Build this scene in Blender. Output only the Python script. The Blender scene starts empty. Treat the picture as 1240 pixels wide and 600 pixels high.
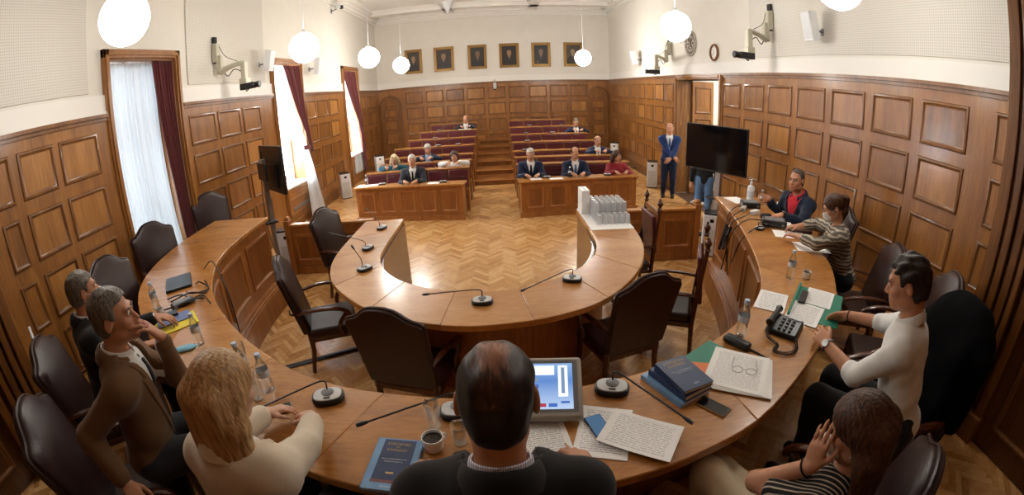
import bpy, math, random
import numpy as np
from mathutils import Matrix, Vector
random.seed(7); RNG = np.random.default_rng(7)
PI = math.pi
SC = bpy.context.scene
COL = SC.collection

# ------------------------------------------------------------------ helpers
def V(*a): return np.array(a, float)
def unit(v):
    v = np.asarray(v, float); return v/(np.linalg.norm(v)+1e-12)

class MB:
    """collects shapes and links them as one mesh object"""
    def __init__(s): s.v=[]; s.f=[]; s.mi=[]; s.t=[]; s.M=None
    def add(s, verts, faces, m=0, tone=0.0):
        b=len(s.v)
        if s.M is not None:
            verts=[tuple(s.M@Vector(p)) for p in verts]
        s.v.extend([tuple(map(float,p)) for p in verts])
        for f in faces:
            s.f.append(tuple(b+i for i in f)); s.mi.append(m); s.t.append(tone)
        return s
    def box(s, x0,x1,y0,y1,z0,z1, m=0, tone=0.0):
        v=[(x0,y0,z0),(x1,y0,z0),(x1,y1,z0),(x0,y1,z0),(x0,y0,z1),(x1,y0,z1),(x1,y1,z1),(x0,y1,z1)]
        return s.add(v,[(3,2,1,0),(4,5,6,7),(0,1,5,4),(1,2,6,5),(2,3,7,6),(3,0,4,7)],m,tone)
    def cbox(s, c, d, m=0, tone=0.0, R=None):
        x,y,z=d[0]/2,d[1]/2,d[2]/2
        v=[V(a*x,b*y,e*z) for e in(-1,1) for a,b in((-1,-1),(1,-1),(1,1),(-1,1))]
        if R is not None: v=[np.asarray(R)@p for p in v]
        v=[p+np.asarray(c,float) for p in v]
        return s.add(v,[(3,2,1,0),(4,5,6,7),(0,1,5,4),(1,2,6,5),(2,3,7,6),(3,0,4,7)],m,tone)
    def prism(s, poly, z0, z1, m=0, tone=0.0):
        n=len(poly); v=[(x,y,z0) for x,y in poly]+[(x,y,z1) for x,y in poly]
        f=[tuple(range(n-1,-1,-1)),tuple(range(n,2*n))]+[(i,(i+1)%n,n+(i+1)%n,n+i) for i in range(n)]
        return s.add(v,f,m,tone)
    def slab(s, A, B, z0, z1, m=0, tone=0.0):
        """strip between the plan curves A and B, z0..z1"""
        n=len(A); v=[]
        for (a,b) in zip(A,B): v+= [(a[0],a[1],z0),(b[0],b[1],z0),(b[0],b[1],z1),(a[0],a[1],z1)]
        f=[]
        for i in range(n-1):
            o=4*i;p=o+4
            f+=[(o,o+1,p+1,p),(o+1,o+2,p+2,p+1),(o+2,o+3,p+3,p+2),(o+3,o,p,p+3)]
        f+=[(3,2,1,0),(4*n-4,4*n-3,4*n-2,4*n-1)]
        return s.add(v,f,m,tone)
    def lathe(s, prof, n=24, o=(0,0,0), R=None, m=0, caps=True, sx=1, sy=1):
        v=[]
        for r,z in prof:
            for k in range(n):
                a=2*PI*k/n; v.append(V(r*math.cos(a)*sx,r*math.sin(a)*sy,z))
        if R is not None: v=[np.asarray(R)@p for p in v]
        v=[p+np.asarray(o,float) for p in v]
        f=[]
        for i in range(len(prof)-1):
            for k in range(n):
                k2=(k+1)%n; f.append((i*n+k,i*n+k2,(i+1)*n+k2,(i+1)*n+k))
        if caps: f+=[tuple(range(n-1,-1,-1)),tuple((len(prof)-1)*n+k for k in range(n))]
        return s.add(v,f,m)
    def tube(s, pts, r, n=8, m=0, flat=1.0, up=None):
        pts=[np.asarray(p,float) for p in pts]; N=len(pts)
        rs=r if isinstance(r,(list,tuple)) else [r]*N
        v=[]; ref=None
        for i,p in enumerate(pts):
            d=unit((pts[min(i+1,N-1)]-pts[max(i-1,0)]))
            if up is not None: a=unit(np.cross(d,np.asarray(up,float)))
            else:
                if ref is None:
                    ref=V(0,0,1) if abs(d[2])<.9 else V(1,0,0)
                    a=unit(np.cross(d,ref))
                else: a=unit(a-d*np.dot(a,d))
            b=np.cross(a,d)
            for k in range(n):
                t=2*PI*k/n; v.append(p+rs[i]*(math.cos(t)*a+flat*math.sin(t)*b))
        f=[]
        for i in range(N-1):
            for k in range(n):
                k2=(k+1)%n; f.append((i*n+k,(i+1)*n+k,(i+1)*n+k2,i*n+k2))
        f+=[tuple(range(n)),tuple((N-1)*n+k for k in range(n-1,-1,-1))]
        return s.add(v,f,m)
    def ball(s, c, r, n=16, m=0):
        if not hasattr(r,'__len__'): r=(r,r,r)
        k=max(6,n//2); v=[(c[0],c[1],c[2]-r[2])]; f=[]
        for i in range(1,k):
            t=PI*i/k
            for j in range(n):
                a=2*PI*j/n; v.append((c[0]+r[0]*math.sin(t)*math.cos(a),c[1]+r[1]*math.sin(t)*math.sin(a),c[2]-r[2]*math.cos(t)))
        v.append((c[0],c[1],c[2]+r[2])); L=len(v)-1
        for j in range(n):
            j2=(j+1)%n; f.append((0,1+j2,1+j)); f.append((L,L-n+j,L-n+j2))
            for i in range(k-2): f.append((1+i*n+j,1+i*n+j2,1+(i+1)*n+j2,1+(i+1)*n+j))
        return s.add(v,f,m)
    def panel(s, mp, u0,u1,v0,v1, prof, nu=1, m=0, tone=0.0, mf=None):
        """moulded panel on a surface map mp(u,v,h): rings follow prof [(inset,height)...]"""
        rings=[]
        for d,h in prof:
            a,b,c,e=u0+d,u1-d,v0+d,v1-d; P=[]
            for i in range(nu): P.append((a+(b-a)*i/nu,c))
            P.append((b,c))
            for i in range(nu): P.append((b-(b-a)*i/nu,e))
            P.append((a,e))
            rings.append([mp(x,y,h) for x,y in P])
        n=len(rings[0]); v=[p for r in rings for p in r]; f=[]
        for i in range(len(rings)-1):
            for k in range(n):
                k2=(k+1)%n; f.append((i*n+k,i*n+k2,(i+1)*n+k2,(i+1)*n+k))
        s.add(v,f,m,0.0)
        last=rings[-1]; ff=[]
        for i in range(nu): ff.append((i,i+1,n-1-(i+1),n-1-i))
        return s.add(last,ff,m if mf is None else mf,tone)
    def build(s, name, mat, parent=None, bevel=0, seg=2, ang=35, smooth=True, loc=None, rz=0):
        me=bpy.data.meshes.new(name); me.from_pydata(s.v,[],s.f)
        mats=mat if isinstance(mat,(list,tuple)) else [mat]
        for x in mats: me.materials.append(x)
        me.polygons.foreach_set('material_index',s.mi)
        if any(s.t):
            at=me.attributes.new('tone','FLOAT','FACE'); at.data.foreach_set('value',s.t)
        me.validate(); me.update()
        if smooth:
            me.polygons.foreach_set('use_smooth',[True]*len(me.polygons))
            try: me.set_sharp_from_angle(angle=math.radians(ang))
            except Exception: pass
        o=bpy.data.objects.new(name,me); COL.objects.link(o)
        if parent is not None: o.parent=parent
        if loc is not None: o.location=loc
        if rz: o.rotation_euler=(0,0,rz)
        if bevel:
            b=o.modifiers.new('bevel','BEVEL'); b.width=bevel; b.segments=seg; b.limit_method='ANGLE'; b.angle_limit=math.radians(40); b.harden_normals=False
        return o

def tag(o,label=None,cat=None,group=None,kind=None):
    if label: o['label']=label
    if cat: o['category']=cat
    if group: o['group']=group
    if kind: o['kind']=kind
    return o
def empty(name,loc=(0,0,0),rz=0,label=None,cat=None,group=None):
    o=bpy.data.objects.new(name,None); o.empty_display_size=.1; COL.objects.link(o)
    o.location=loc; o.rotation_euler=(0,0,rz); tag(o,label,cat,group); return o
def copy_tree(o,parent=None):
    c=o.copy(); COL.objects.link(c); c.parent=parent
    for ch in list(o.children): copy_tree(ch,c)
    return c
def place(proto,first,loc,rz,label,group=None,cat=None):
    """the first placing moves the thing itself, later ones copy it with its parts"""
    o=proto if first else copy_tree(proto)
    o.location=loc; o.rotation_euler=(0,0,rz); tag(o,label,cat,group); return o
def catmull(P,n=8):
    P=[np.asarray(p,float) for p in P]; out=[]
    for i in range(len(P)-1):
        p0=P[i-1] if i else 2*P[0]-P[1]; p1=P[i]; p2=P[i+1]; p3=P[i+2] if i+2<len(P) else 2*P[-1]-P[-2]
        for k in range(n):
            t=k/n; out.append(.5*((2*p1)+(p2-p0)*t+(2*p0-5*p1+4*p2-p3)*t*t+(3*p1-p0-3*p2+p3)*t**3))
    out.append(P[-1]); return out
def resample(P,n):
    P=np.array(P); d=np.r_[0,np.cumsum(np.linalg.norm(np.diff(P,axis=0),axis=1))]
    t=np.linspace(0,d[-1],n); return np.stack([np.interp(t,d,P[:,k]) for k in range(P.shape[1])],1), d[-1]
def rotz(a): c,s=math.cos(a),math.sin(a); return np.array([[c,-s,0],[s,c,0],[0,0,1.]])
def rotx(a): c,s=math.cos(a),math.sin(a); return np.array([[1.,0,0],[0,c,-s],[0,s,c]])
def roty(a): c,s=math.cos(a),math.sin(a); return np.array([[c,0,s],[0,1.,0],[-s,0,c]])
def face_rz(fx,fy): return math.atan2(-fx,fy)      # turns local +y to (fx,fy)

# ------------------------------------------------------------------ materials
def lin(c):
    return tuple(((x/12.92) if x<=.04045 else ((x+.055)/1.055)**2.4) for x in c)
def rgb(r,g,b): return lin((r/255,g/255,b/255))+(1,)
class NT:
    def __init__(s,name):
        s.m=bpy.data.materials.new(name); s.m.use_nodes=True; s.t=s.m.node_tree; s.t.nodes.clear()
        s.out=s.n('ShaderNodeOutputMaterial')
    def n(s,t,**k):
        x=s.t.nodes.new(t)
        for a,b in k.items():
            if hasattr(x,a): setattr(x,a,b)
            else: x.inputs[a].default_value=b
        return x
    def l(s,a,b): s.t.links.new(a,b)
    def bsdf(s,**k):
        p=s.n('ShaderNodeBsdfPrincipled')
        for a,b in k.items(): p.inputs[a.replace('_',' ')].default_value=b
        s.l(p.outputs[0],s.out.inputs['Surface']); return p
    def ramp(s,fac,stops):
        r=s.n('ShaderNodeValToRGB'); e=r.color_ramp.elements
        while len(e)<len(stops): e.new(.5)
        for x,(p,c) in zip(e,stops): x.position=p; x.color=c
        s.l(fac,r.inputs[0]); return r.outputs[0]
    def math(s,op,a,b=None):
        x=s.n('ShaderNodeMath'); x.operation=op
        for i,q in enumerate((a,b)):
            if q is None: continue
            if hasattr(q,'links') or hasattr(q,'is_output'): s.l(q,x.inputs[i])
            else: x.inputs[i].default_value=q
        return x.outputs[0]
def plain(name,c,rough=.5,metal=0,noise=0,nscale=30,spec=.5,coat=0,bump=0,sheen=0,emit=0,trans=0,sss=0):
    N=NT(name); p=N.bsdf(Base_Color=c,Roughness=rough,Metallic=metal); p.inputs['Specular IOR Level'].default_value=spec
    if coat: p.inputs['Coat Weight'].default_value=coat; p.inputs['Coat Roughness'].default_value=.12
    if sheen: p.inputs['Sheen Weight'].default_value=sheen
    if trans: p.inputs['Transmission Weight'].default_value=trans; p.inputs['IOR'].default_value=1.45
    if sss: p.inputs['Subsurface Weight'].default_value=sss; p.inputs['Subsurface Radius'].default_value=(.012,.005,.003); p.inputs['Subsurface Scale'].default_value=.6
    if emit: p.inputs['Emission Color'].default_value=c; p.inputs['Emission Strength'].default_value=emit
    if noise or bump:
        co=N.n('ShaderNodeTexCoord'); nz=N.n('ShaderNodeTexNoise',Scale=nscale,Detail=5.0); N.l(co.outputs['Object'],nz.inputs['Vector'])
        if noise:
            lo=tuple(x*(1-noise) for x in c[:3])+(1,); hi=tuple(min(1,x*(1+noise)) for x in c[:3])+(1,)
            N.l(N.ramp(nz.outputs['Fac'],[(.3,lo),(.7,hi)]),p.inputs['Base Color'])
        if bump:
            b=N.n('ShaderNodeBump',Strength=bump,Distance=.004); N.l(nz.outputs['Fac'],b.inputs['Height']); N.l(b.outputs[0],p.inputs['Normal'])
    return N.m
def wood(name,dark,mid,light,stretch=(14,14,1.1),rough=.35,coat=.25,tone=.35,bump=.06):
    """varnished wood: stretched noise grain, broad figure, and a per-board tone attribute"""
    N=NT(name); p=N.bsdf(Roughness=rough); p.inputs['Coat Weight'].default_value=coat; p.inputs['Coat Roughness'].default_value=.15
    co=N.n('ShaderNodeTexCoord'); at=N.n('ShaderNodeAttribute',attribute_name='tone')
    off=N.n('ShaderNodeVectorMath',operation='MULTIPLY_ADD'); N.l(at.outputs['Fac'],off.inputs[0]); off.inputs[1].default_value=(37,53,71); N.l(co.outputs['Object'],off.inputs[2])
    mp=N.n('ShaderNodeMapping'); mp.inputs['Scale'].default_value=stretch; N.l(off.outputs[0],mp.inputs['Vector'])
    g=N.n('ShaderNodeTexNoise',Scale=4.0,Detail=7.0,Roughness=.62); N.l(mp.outputs[0],g.inputs['Vector'])
    mp2=N.n('ShaderNodeMapping'); mp2.inputs['Scale'].default_value=tuple(x*.16 for x in stretch); N.l(off.outputs[0],mp2.inputs['Vector'])
    b=N.n('ShaderNodeTexNoise',Scale=3.0,Detail=3.0); N.l(mp2.outputs[0],b.inputs['Vector'])
    f=N.math('MULTIPLY',g.outputs['Fac'],.55); f2=N.math('MULTIPLY',b.outputs['Fac'],.45); f=N.math('ADD',f,f2)
    t=N.math('MULTIPLY',N.math('SUBTRACT',at.outputs['Fac'],.5),tone)
    has=N.math('GREATER_THAN',at.outputs['Fac'],.0001); t=N.math('MULTIPLY',t,has)
    f=N.math('ADD',f,t)
    c=N.ramp(f,[(.25,dark),(.5,mid),(.75,light)]); N.l(c,p.inputs['Base Color'])
    bp=N.n('ShaderNodeBump',Strength=bump,Distance=.003); N.l(g.outputs['Fac'],bp.inputs['Height']); N.l(bp.outputs[0],p.inputs['Normal'])
    return N.m
M={}
M['oak']=wood('oak_panelling',rgb(96,59,25),rgb(146,95,44),rgb(181,127,65))
M['oak_mould']=wood('oak_moulding',rgb(74,43,16),rgb(119,75,32),rgb(152,102,49))
M['desk_top']=wood('desk_top_oak',rgb(138,86,37),rgb(181,122,60),rgb(208,153,86),stretch=(3,14,14),rough=.26,coat=.45,tone=.3)
M['desk_body']=wood('desk_body_oak',rgb(111,64,26),rgb(154,96,43),rgb(183,122,61))
M['desk_panel']=wood('desk_panel_oak',rgb(96,54,22),rgb(138,83,37),rgb(164,104,50))
M['parquet']=wood('parquet_oak',rgb(172,120,66),rgb(204,152,92),rgb(224,180,122),stretch=(5,5,5),rough=.26,coat=.35,tone=.42,bump=.03)
M['oak_shaded']=wood('shade_darkened_oak',rgb(63,36,15),rgb(98,60,27),rgb(127,81,39))  # door bay oak, its colour darkened to paint in the dim light there
M['dark_wood']=wood('dark_polished_wood',rgb(46,20,11),rgb(78,36,19),rgb(104,54,30),stretch=(20,20,3),rough=.25,coat=.5)
M['leather']=plain('brown_leather',rgb(46,24,20),.38,noise=.25,nscale=60,bump=.25)
M['leather_red']=plain('maroon_leather',rgb(92,34,38),.42,noise=.15,nscale=40,bump=.1)
M['plaster']=plain('white_plaster',rgb(222,218,208),.85,noise=.02,nscale=3)
M['trim_white']=plain('white_trim_paint',rgb(230,227,220),.6)
def perforated():
    N=NT('perforated_acoustic_board'); p=N.bsdf(Roughness=.8); co=N.n('ShaderNodeTexCoord')
    mp=N.n('ShaderNodeMapping'); mp.inputs['Scale'].default_value=(1,34,34); N.l(co.outputs['Object'],mp.inputs['Vector'])
    fr=N.n('ShaderNodeVectorMath',operation='FRACTION'); N.l(mp.outputs[0],fr.inputs[0])
    sb=N.n('ShaderNodeVectorMath',operation='SUBTRACT'); N.l(fr.outputs[0],sb.inputs[0]); sb.inputs[1].default_value=(.5,.5,.5)
    ml=N.n('ShaderNodeVectorMath',operation='MULTIPLY'); N.l(sb.outputs[0],ml.inputs[0]); ml.inputs[1].default_value=(0,1,1)
    ln=N.n('ShaderNodeVectorMath',operation='LENGTH'); N.l(ml.outputs[0],ln.inputs[0])
    c=N.ramp(ln.outputs['Value'],[(.2,rgb(184,180,170)),(.3,rgb(212,208,198))]); N.l(c,p.inputs['Base Color']); return N.m
M['perforated']=perforated()
M['steel']=plain('brushed_steel',rgb(170,172,175),.3,metal=1)
M['brass']=plain('old_gilt',rgb(150,114,62),.42,metal=.5,noise=.25,nscale=80)
M['black']=plain('black_plastic',rgb(18,18,20),.35)
M['black_gloss']=plain('black_glossy_screen',rgb(8,8,11),.08,spec=.6)
M['grey']=plain('grey_plastic',rgb(120,122,124),.45)
M['lightgrey']=plain('light_grey_plastic',rgb(205,207,208),.4)
M['beige']=plain('beige_painted_metal',rgb(186,182,162),.5)
M['white_plastic']=plain('white_plastic',rgb(232,234,236),.35)
M['paper']=plain('white_paper',rgb(250,250,248),.8)
M['china']=plain('white_china',rgb(236,234,228),.18,coat=.4)
M['coffee']=plain('black_coffee',rgb(30,14,7),.1)
def glassy(name,c,rough=.02,ior=1.45):
    N=NT(name); g=N.n('ShaderNodeBsdfGlass',Color=c,Roughness=rough,IOR=ior); t=N.n('ShaderNodeBsdfTransparent',Color=c)
    mx=N.n('ShaderNodeMixShader'); mx.inputs[0].default_value=.45; N.l(t.outputs[0],mx.inputs[1]); N.l(g.outputs[0],mx.inputs[2]); N.l(mx.outputs[0],N.out.inputs['Surface']); return N.m
M['glass']=glassy('clear_glass',(.95,.97,.97,1))
M['pet']=glassy('clear_bottle_plastic',(.9,.94,.96,1),.06)
M['label']=plain('pale_bottle_label',rgb(206,214,224),.5)
M['cap_blue']=plain('pale_blue_cap',rgb(196,214,236),.4)
def cloth_translucent(name,c,t=.6,wave=0):
    N=NT(name); d=N.n('ShaderNodeBsdfDiffuse',Color=c); tr=N.n('ShaderNodeBsdfTranslucent',Color=c); mx=N.n('ShaderNodeMixShader'); mx.inputs[0].default_value=t
    N.l(d.outputs[0],mx.inputs[1]); N.l(tr.outputs[0],mx.inputs[2]); N.l(mx.outputs[0],N.out.inputs['Surface']); return N.m
M['sheer']=cloth_translucent('sheer_white_voile',(.86,.88,.9,1),.55)
M['drape']=plain('maroon_drape',rgb(96,32,34),.8,noise=.2,nscale=20,sheen=.3)
GLOBE=26.0; DAY=(45,650,650); EXPO=0.55
# ------------------------------------------------------------------ the room
XL,XR,YB,YR,ZC=-4.435,4.33,16.88,-1.6,5.75
ZD=2.9            # top of the panelling
TIER=.36
PROF=[(0,0),(.008,.016),(.026,.02),(.04,.007),(.052,.002)]
ROWS=[(2.685-.59*k-.458,2.685-.59*k) for k in range(4)]
def struct(o): o['kind']='structure'; return o
# outer desk plan curves (front = towards the well, back = where people sit)
DF=[(2.68,4.95),(2.5,4.2),(2.26,3.48),(1.97,2.77),(1.68,2.29),(1.21,1.89),(.74,1.66),(.3,1.56),(-.1,1.52),(-.5,1.56),(-.87,1.64),(-1.29,1.84),(-1.86,2.27),(-2.38,2.82),(-2.78,3.55),(-2.93,4.3),(-2.98,5.02)]
DBK=[(3.25,4.86),(3.05,4.15),(2.9,3.42),(2.7,2.78),(2.38,2.29),(2.0,1.87),(1.16,1.27),(.7,1.08),(.3,1.0),(-.1,.97),(-.6,1.03),(-1.1,1.2),(-1.8,1.6),(-2.5,2.08),(-3.2,2.72),(-3.6,3.4),(-3.8,4.2),(-3.88,5.07)]
DFs,_=resample(catmull(DF,8),90); DBs,_=resample(catmull(DBK,8),90)

def herringbone(mb,x0,x1,y0,y1,z,inside=None,L=.3,W=.06):
    c=math.sqrt(.5); g=.0012
    rot=lambda x,y:(c*(x-y),c*(x+y))
    n=int((x1-x0+y1-y0)/W)+10
    na=int((y1-y0)/(W*1.414))+12; nb=int((x1-x0)/(L*1.414))+4
    for b in range(-2,nb):
        for a in range(-6,na):
            ox=a*W+b*L; oy=a*W-b*L
            for (u,v,lu,lv) in((0,0,L,W),(L,-(L-W),W,L)):
                P=[rot(ox+u+i*lu+(g if i==0 else -g),oy+v+j*lv+(g if j==0 else -g)) for i,j in((0,0),(1,0),(1,1),(0,1))]
                P=[(x0+p[0],y0+p[1]) for p in P]
                cx=sum(p[0] for p in P)/4; cy=sum(p[1] for p in P)/4
                if cx<x0 or cx>x1 or cy<y0 or cy>y1: continue
                if inside is not None and not inside(cx,cy): continue
                mb.add([(x,y,z) for x,y in P],[(0,1,2,3)],0,random.uniform(.05,1))
M['joint']=plain('dark_floor_joint',rgb(70,42,20),.7)
mb=MB(); herringbone(mb,XL,XR,YR,YB,0.0); mb.box(XL-.5,XR+2.6,YR-.3,YB+.3,-.2,-.004,1)
struct(mb.build('floor',[M['parquet'],M['joint']],smooth=False))
def in_poly(poly):
    P=np.array(poly)
    def f(x,y):
        ins=False; j=len(P)-1
        for i in range(len(P)):
            if (P[i,1]>y)!=(P[j,1]>y) and x<(P[j,0]-P[i,0])*(y-P[i,1])/(P[j,1]-P[i,1])+P[i,0]: ins=not ins
            j=i
        return ins
    return f
mid=[tuple(.75*a+.25*b) for a,b in zip(DFs[::3],DBs[::3])]
dais=[(XR,4.95)]+mid+[(-3.05,5.3),(XL,5.3),(XL,YR),(XR,YR)]
mb=MB(); herringbone(mb,XL,XR,YR,5.3,TIER,in_poly(dais)); mb.prism(dais[::-1],.0,TIER-.004,1)
struct(mb.build('floor_dais',[M['parquet'],M['desk_body']],smooth=False))

# windows of the left wall: (outer y0,y1)
WIN=[(3.86,5.40),(8.33,9.87),(12.75,14.29)]; WT=3.64; CW=.11
def left_map(u,v,h): return (XL+.03+h,u,v)
def right_map(u,v,h): return (XR-.03-h,u,v)
def back_map(u,v,h): return (u,YB-.03-h,v)
def panels(mb,mp,cols,rows=ROWS):
    for a,b in cols:
        for z0,z1 in rows: mb.panel(mp,a,b,z0,z1,PROF,m=1,mf=0,tone=random.uniform(.15,.95))
# ---- left wall
mb=MB()
ys=[YR]+[q for w in WIN for q in (w[0]+CW,w[1]-CW)]+[YB]
for i in range(0,len(ys),2): mb.box(XL-.5,XL,ys[i],ys[i+1],0,ZC)
for w in WIN:
    mb.box(XL-.5,XL,w[0]+CW,w[1]-CW,WT-CW,ZC); mb.box(XL-.5,XL-.36,w[0]+CW,w[1]-CW,0,.86)
wl=struct(mb.build('wall_left',M['plaster'],smooth=False))
mb=MB()
segs=[(1.6,WIN[0][0]),(WIN[0][1],WIN[1][0]),(WIN[1][1],WIN[2][0]),(WIN[2][1],YB-.03)]
for a,b in segs: mb.box(XL,XL+.03,a,b,0,ZD-.06,0,.45)
panels(mb,left_map,[(2.48,2.98),(3.06,3.66),(5.52,6.22),(6.3,7.0),(7.1,7.75),(9.97,10.57),(10.69,11.4),(11.54,12.2),(14.5,15.0),(15.12,15.7),(15.82,16.4)])
panels(mb,left_map,[(2.14,2.38)])
mb.build('wainscot',[M['oak'],M['oak_mould']],wl)
mb=MB(); t=MB()
for a,b in segs:
    mb.box(XL,XL+.075,a,b,ZD-.06,ZD-.02); mb.box(XL,XL+.05,a,b,ZD-.1,ZD-.06); t.box(XL,XL+.035,a,b,ZD-.02,ZD+.2); t.box(XL,XL+.05,a,b,ZD-.02,ZD+.01)
mb.build('dado_cap',M['oak_mould'],wl); t.build('white_band',M['trim_white'],wl)
mb=MB()
for a,b in((1.6,3.62),(5.62,8.1)): mb.box(XL,XL+.02,a,b,ZD+.24,5.2)
mb.build('acoustic_board',M['perforated'],wl,smooth=False)
mb=MB()
for a,b in segs: mb.box(XL+.03,XL+.055,a,b,0,.2); mb.box(XL+.03,XL+.045,a,b,.2,.23)
struct(mb.build('baseboard_left',M['oak_mould']))
for i,w in enumerate(WIN):
    e=struct(empty('window_%d'%(i+1),(XL,(w[0]+w[1])/2,0)))
    h=(w[1]-w[0])/2; mb=MB()
    for s in(-1,1):
        y0,y1=sorted((s*h,s*(h-CW))); mb.box(0,.06,y0,y1,0,WT); y0,y1=sorted((s*(h-.03),s*(h-.08))); mb.box(0,.085,y0,y1,0,WT-.03)
        y0,y1=sorted((s*(h-CW-.02),s*(h-CW-.001))); mb.box(-.42,.0,y0,y1,0,WT-CW)
    mb.box(0,.06,-h,h,WT-CW,WT); mb.box(0,.085,-h+.03,h-.03,WT-.08,WT-.03); mb.box(-.36,0,-h+CW,h-CW,WT-CW-.02,WT-CW)
    mb.build('casing',M['oak'],e,bevel=.006)
    mb=MB(); k=h-CW-.02
    for y0,y1 in((-k,-k+.08),(-.05,.05),(k-.08,k)): mb.box(-.42,-.36,y0,y1,.86,WT-CW)
    for z0,z1 in((.86,.94),(2.6,2.68),(WT-CW-.08,WT-CW)): mb.box(-.42,-.36,-k,k,z0,z1)
    mb.build('sash',M['trim_white'],e,bevel=.006)
    mb=MB(); mb.box(-.395,-.385,-k,k,.9,WT-CW-.04); mb.build('glass',M['glass'],e,smooth=False)
    mb=MB(); mb.box(-.36,.06,-k,k,.86,.9); mb.build('sill',M['trim_white'],e,bevel=.006)
    mb=MB(); mb.box(-.34,.02,-k+.01,k-.01,.0,.855)
    for q in range(3): mb.panel(lambda u,v,hh:(.02+hh,u,v),-k+.06,k-.06,.12+.24*q,.32+.24*q,PROF) if q!=1 else mb.box(.02,.035,-k+.2,k-.2,.38,.44,1)
    mb.build('radiator_cover',[M['oak'],M['grey']],e)

# ---- right wall (door opening and lobby beyond)
DO=(8.0,10.14); DZ=2.76
mb=MB(); mb.box(XR,XR+.35,YR,DO[0],0,ZC); mb.box(XR,XR+.35,DO[1],YB,0,ZC); mb.box(XR,XR+.35,DO[0],DO[1],DZ,ZC)
wr=struct(mb.build('wall_right',M['plaster'],smooth=False))
mb=MB(); segs=[(1.5,DO[0]-.14),(DO[1]+.14,YB-.03)]
for a,b in segs: mb.box(XR-.03,XR,a,b,0,ZD-.06,0,.45)
mb.box(XR-.03,XR,DO[0]-.14,DO[1]+.14,DZ+.1,ZD-.06,0,.45)
panels(mb,right_map,[(7.07-.78*k-.644,7.07-.78*k) for k in range(-1,6)]+[(1.85,2.2)])
panels(mb,right_map,[(10.42,10.97),(11.08,11.75),(11.87,12.45),(12.6,13.25),(13.45,14.0),(14.12,14.75),(14.87,15.4),(15.55,16.25)])
mb.build('wainscot',[M['oak'],M['oak_mould']],wr)
mb=MB(); t=MB(); mb.box(XR-.075,XR,1.5,YB,ZD-.06,ZD-.02); mb.box(XR-.05,XR,1.5,YB,ZD-.1,ZD-.06); t.box(XR-.035,XR,1.5,YB,ZD-.02,ZD+.2); t.box(XR-.05,XR,1.5,YB,ZD-.02,ZD+.01)
mb.build('dado_cap',M['oak_mould'],wr); t.build('white_band',M['trim_white'],wr)
mb=MB(); mb.box(XR-.02,XR,1.5,6.9,ZD+.24,5.2); mb.build('acoustic_board',M['perforated'],wr,smooth=False)
mb=MB()
for a,b in segs: mb.box(XR-.055,XR-.03,a,b,0,.2); mb.box(XR-.045,XR-.03,a,b,.2,.23)
struct(mb.build('baseboard_right',M['oak_mould']))
d=struct(empty('door_1',(XR,(DO[0]+DO[1])/2,0)))
h=(DO[1]-DO[0])/2; mb=MB()
for s in(-1,1):
    y0,y1=sorted((s*h,s*(h+.14))); mb.box(-.06,.35,y0,y1,0,DZ+.12); y0,y1=sorted((s*(h+.03),s*(h+.1))); mb.box(-.085,0,y0,y1,0,DZ+.1)
mb.box(-.06,.35,-h,h,DZ,DZ+.12); mb.box(-.085,0,-h,h,DZ+.03,DZ+.09); mb.build('casing',M['oak'],d,bevel=.008)
mb=MB(); y=h-.03; mb.box(.33,.9,y-.045,y,0.01,DZ-.01)
for z0,z1 in((.2,1.0),(1.12,1.85),(1.97,2.62)): mb.panel(lambda u,v,hh:(u,y-.045-hh,v),.4,.84,z0,z1,PROF,m=1,mf=0,tone=.4)
lf=mb.build('door_leaf',[M['oak'],M['oak_mould']],d)
mb=MB(); mb.tube([(.87,y-.05,1.05),(.87,y-.1,1.05),(.78,y-.1,1.05)],.011); mb.build('handle',M['brass'],lf)
mb=MB(); mb.box(XR+.35,XR+2.6,10.3,10.4,0,3.6); mb.box(XR+2.5,XR+2.6,7.2,10.3,0,3.6); mb.box(XR+.35,XR+2.6,7.1,7.2,0,3.6); mb.box(XR+.35,XR+2.6,7.1,10.4,3.5,3.6)
struct(mb.build('wall_lobby',M['plaster'],smooth=False))

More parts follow.
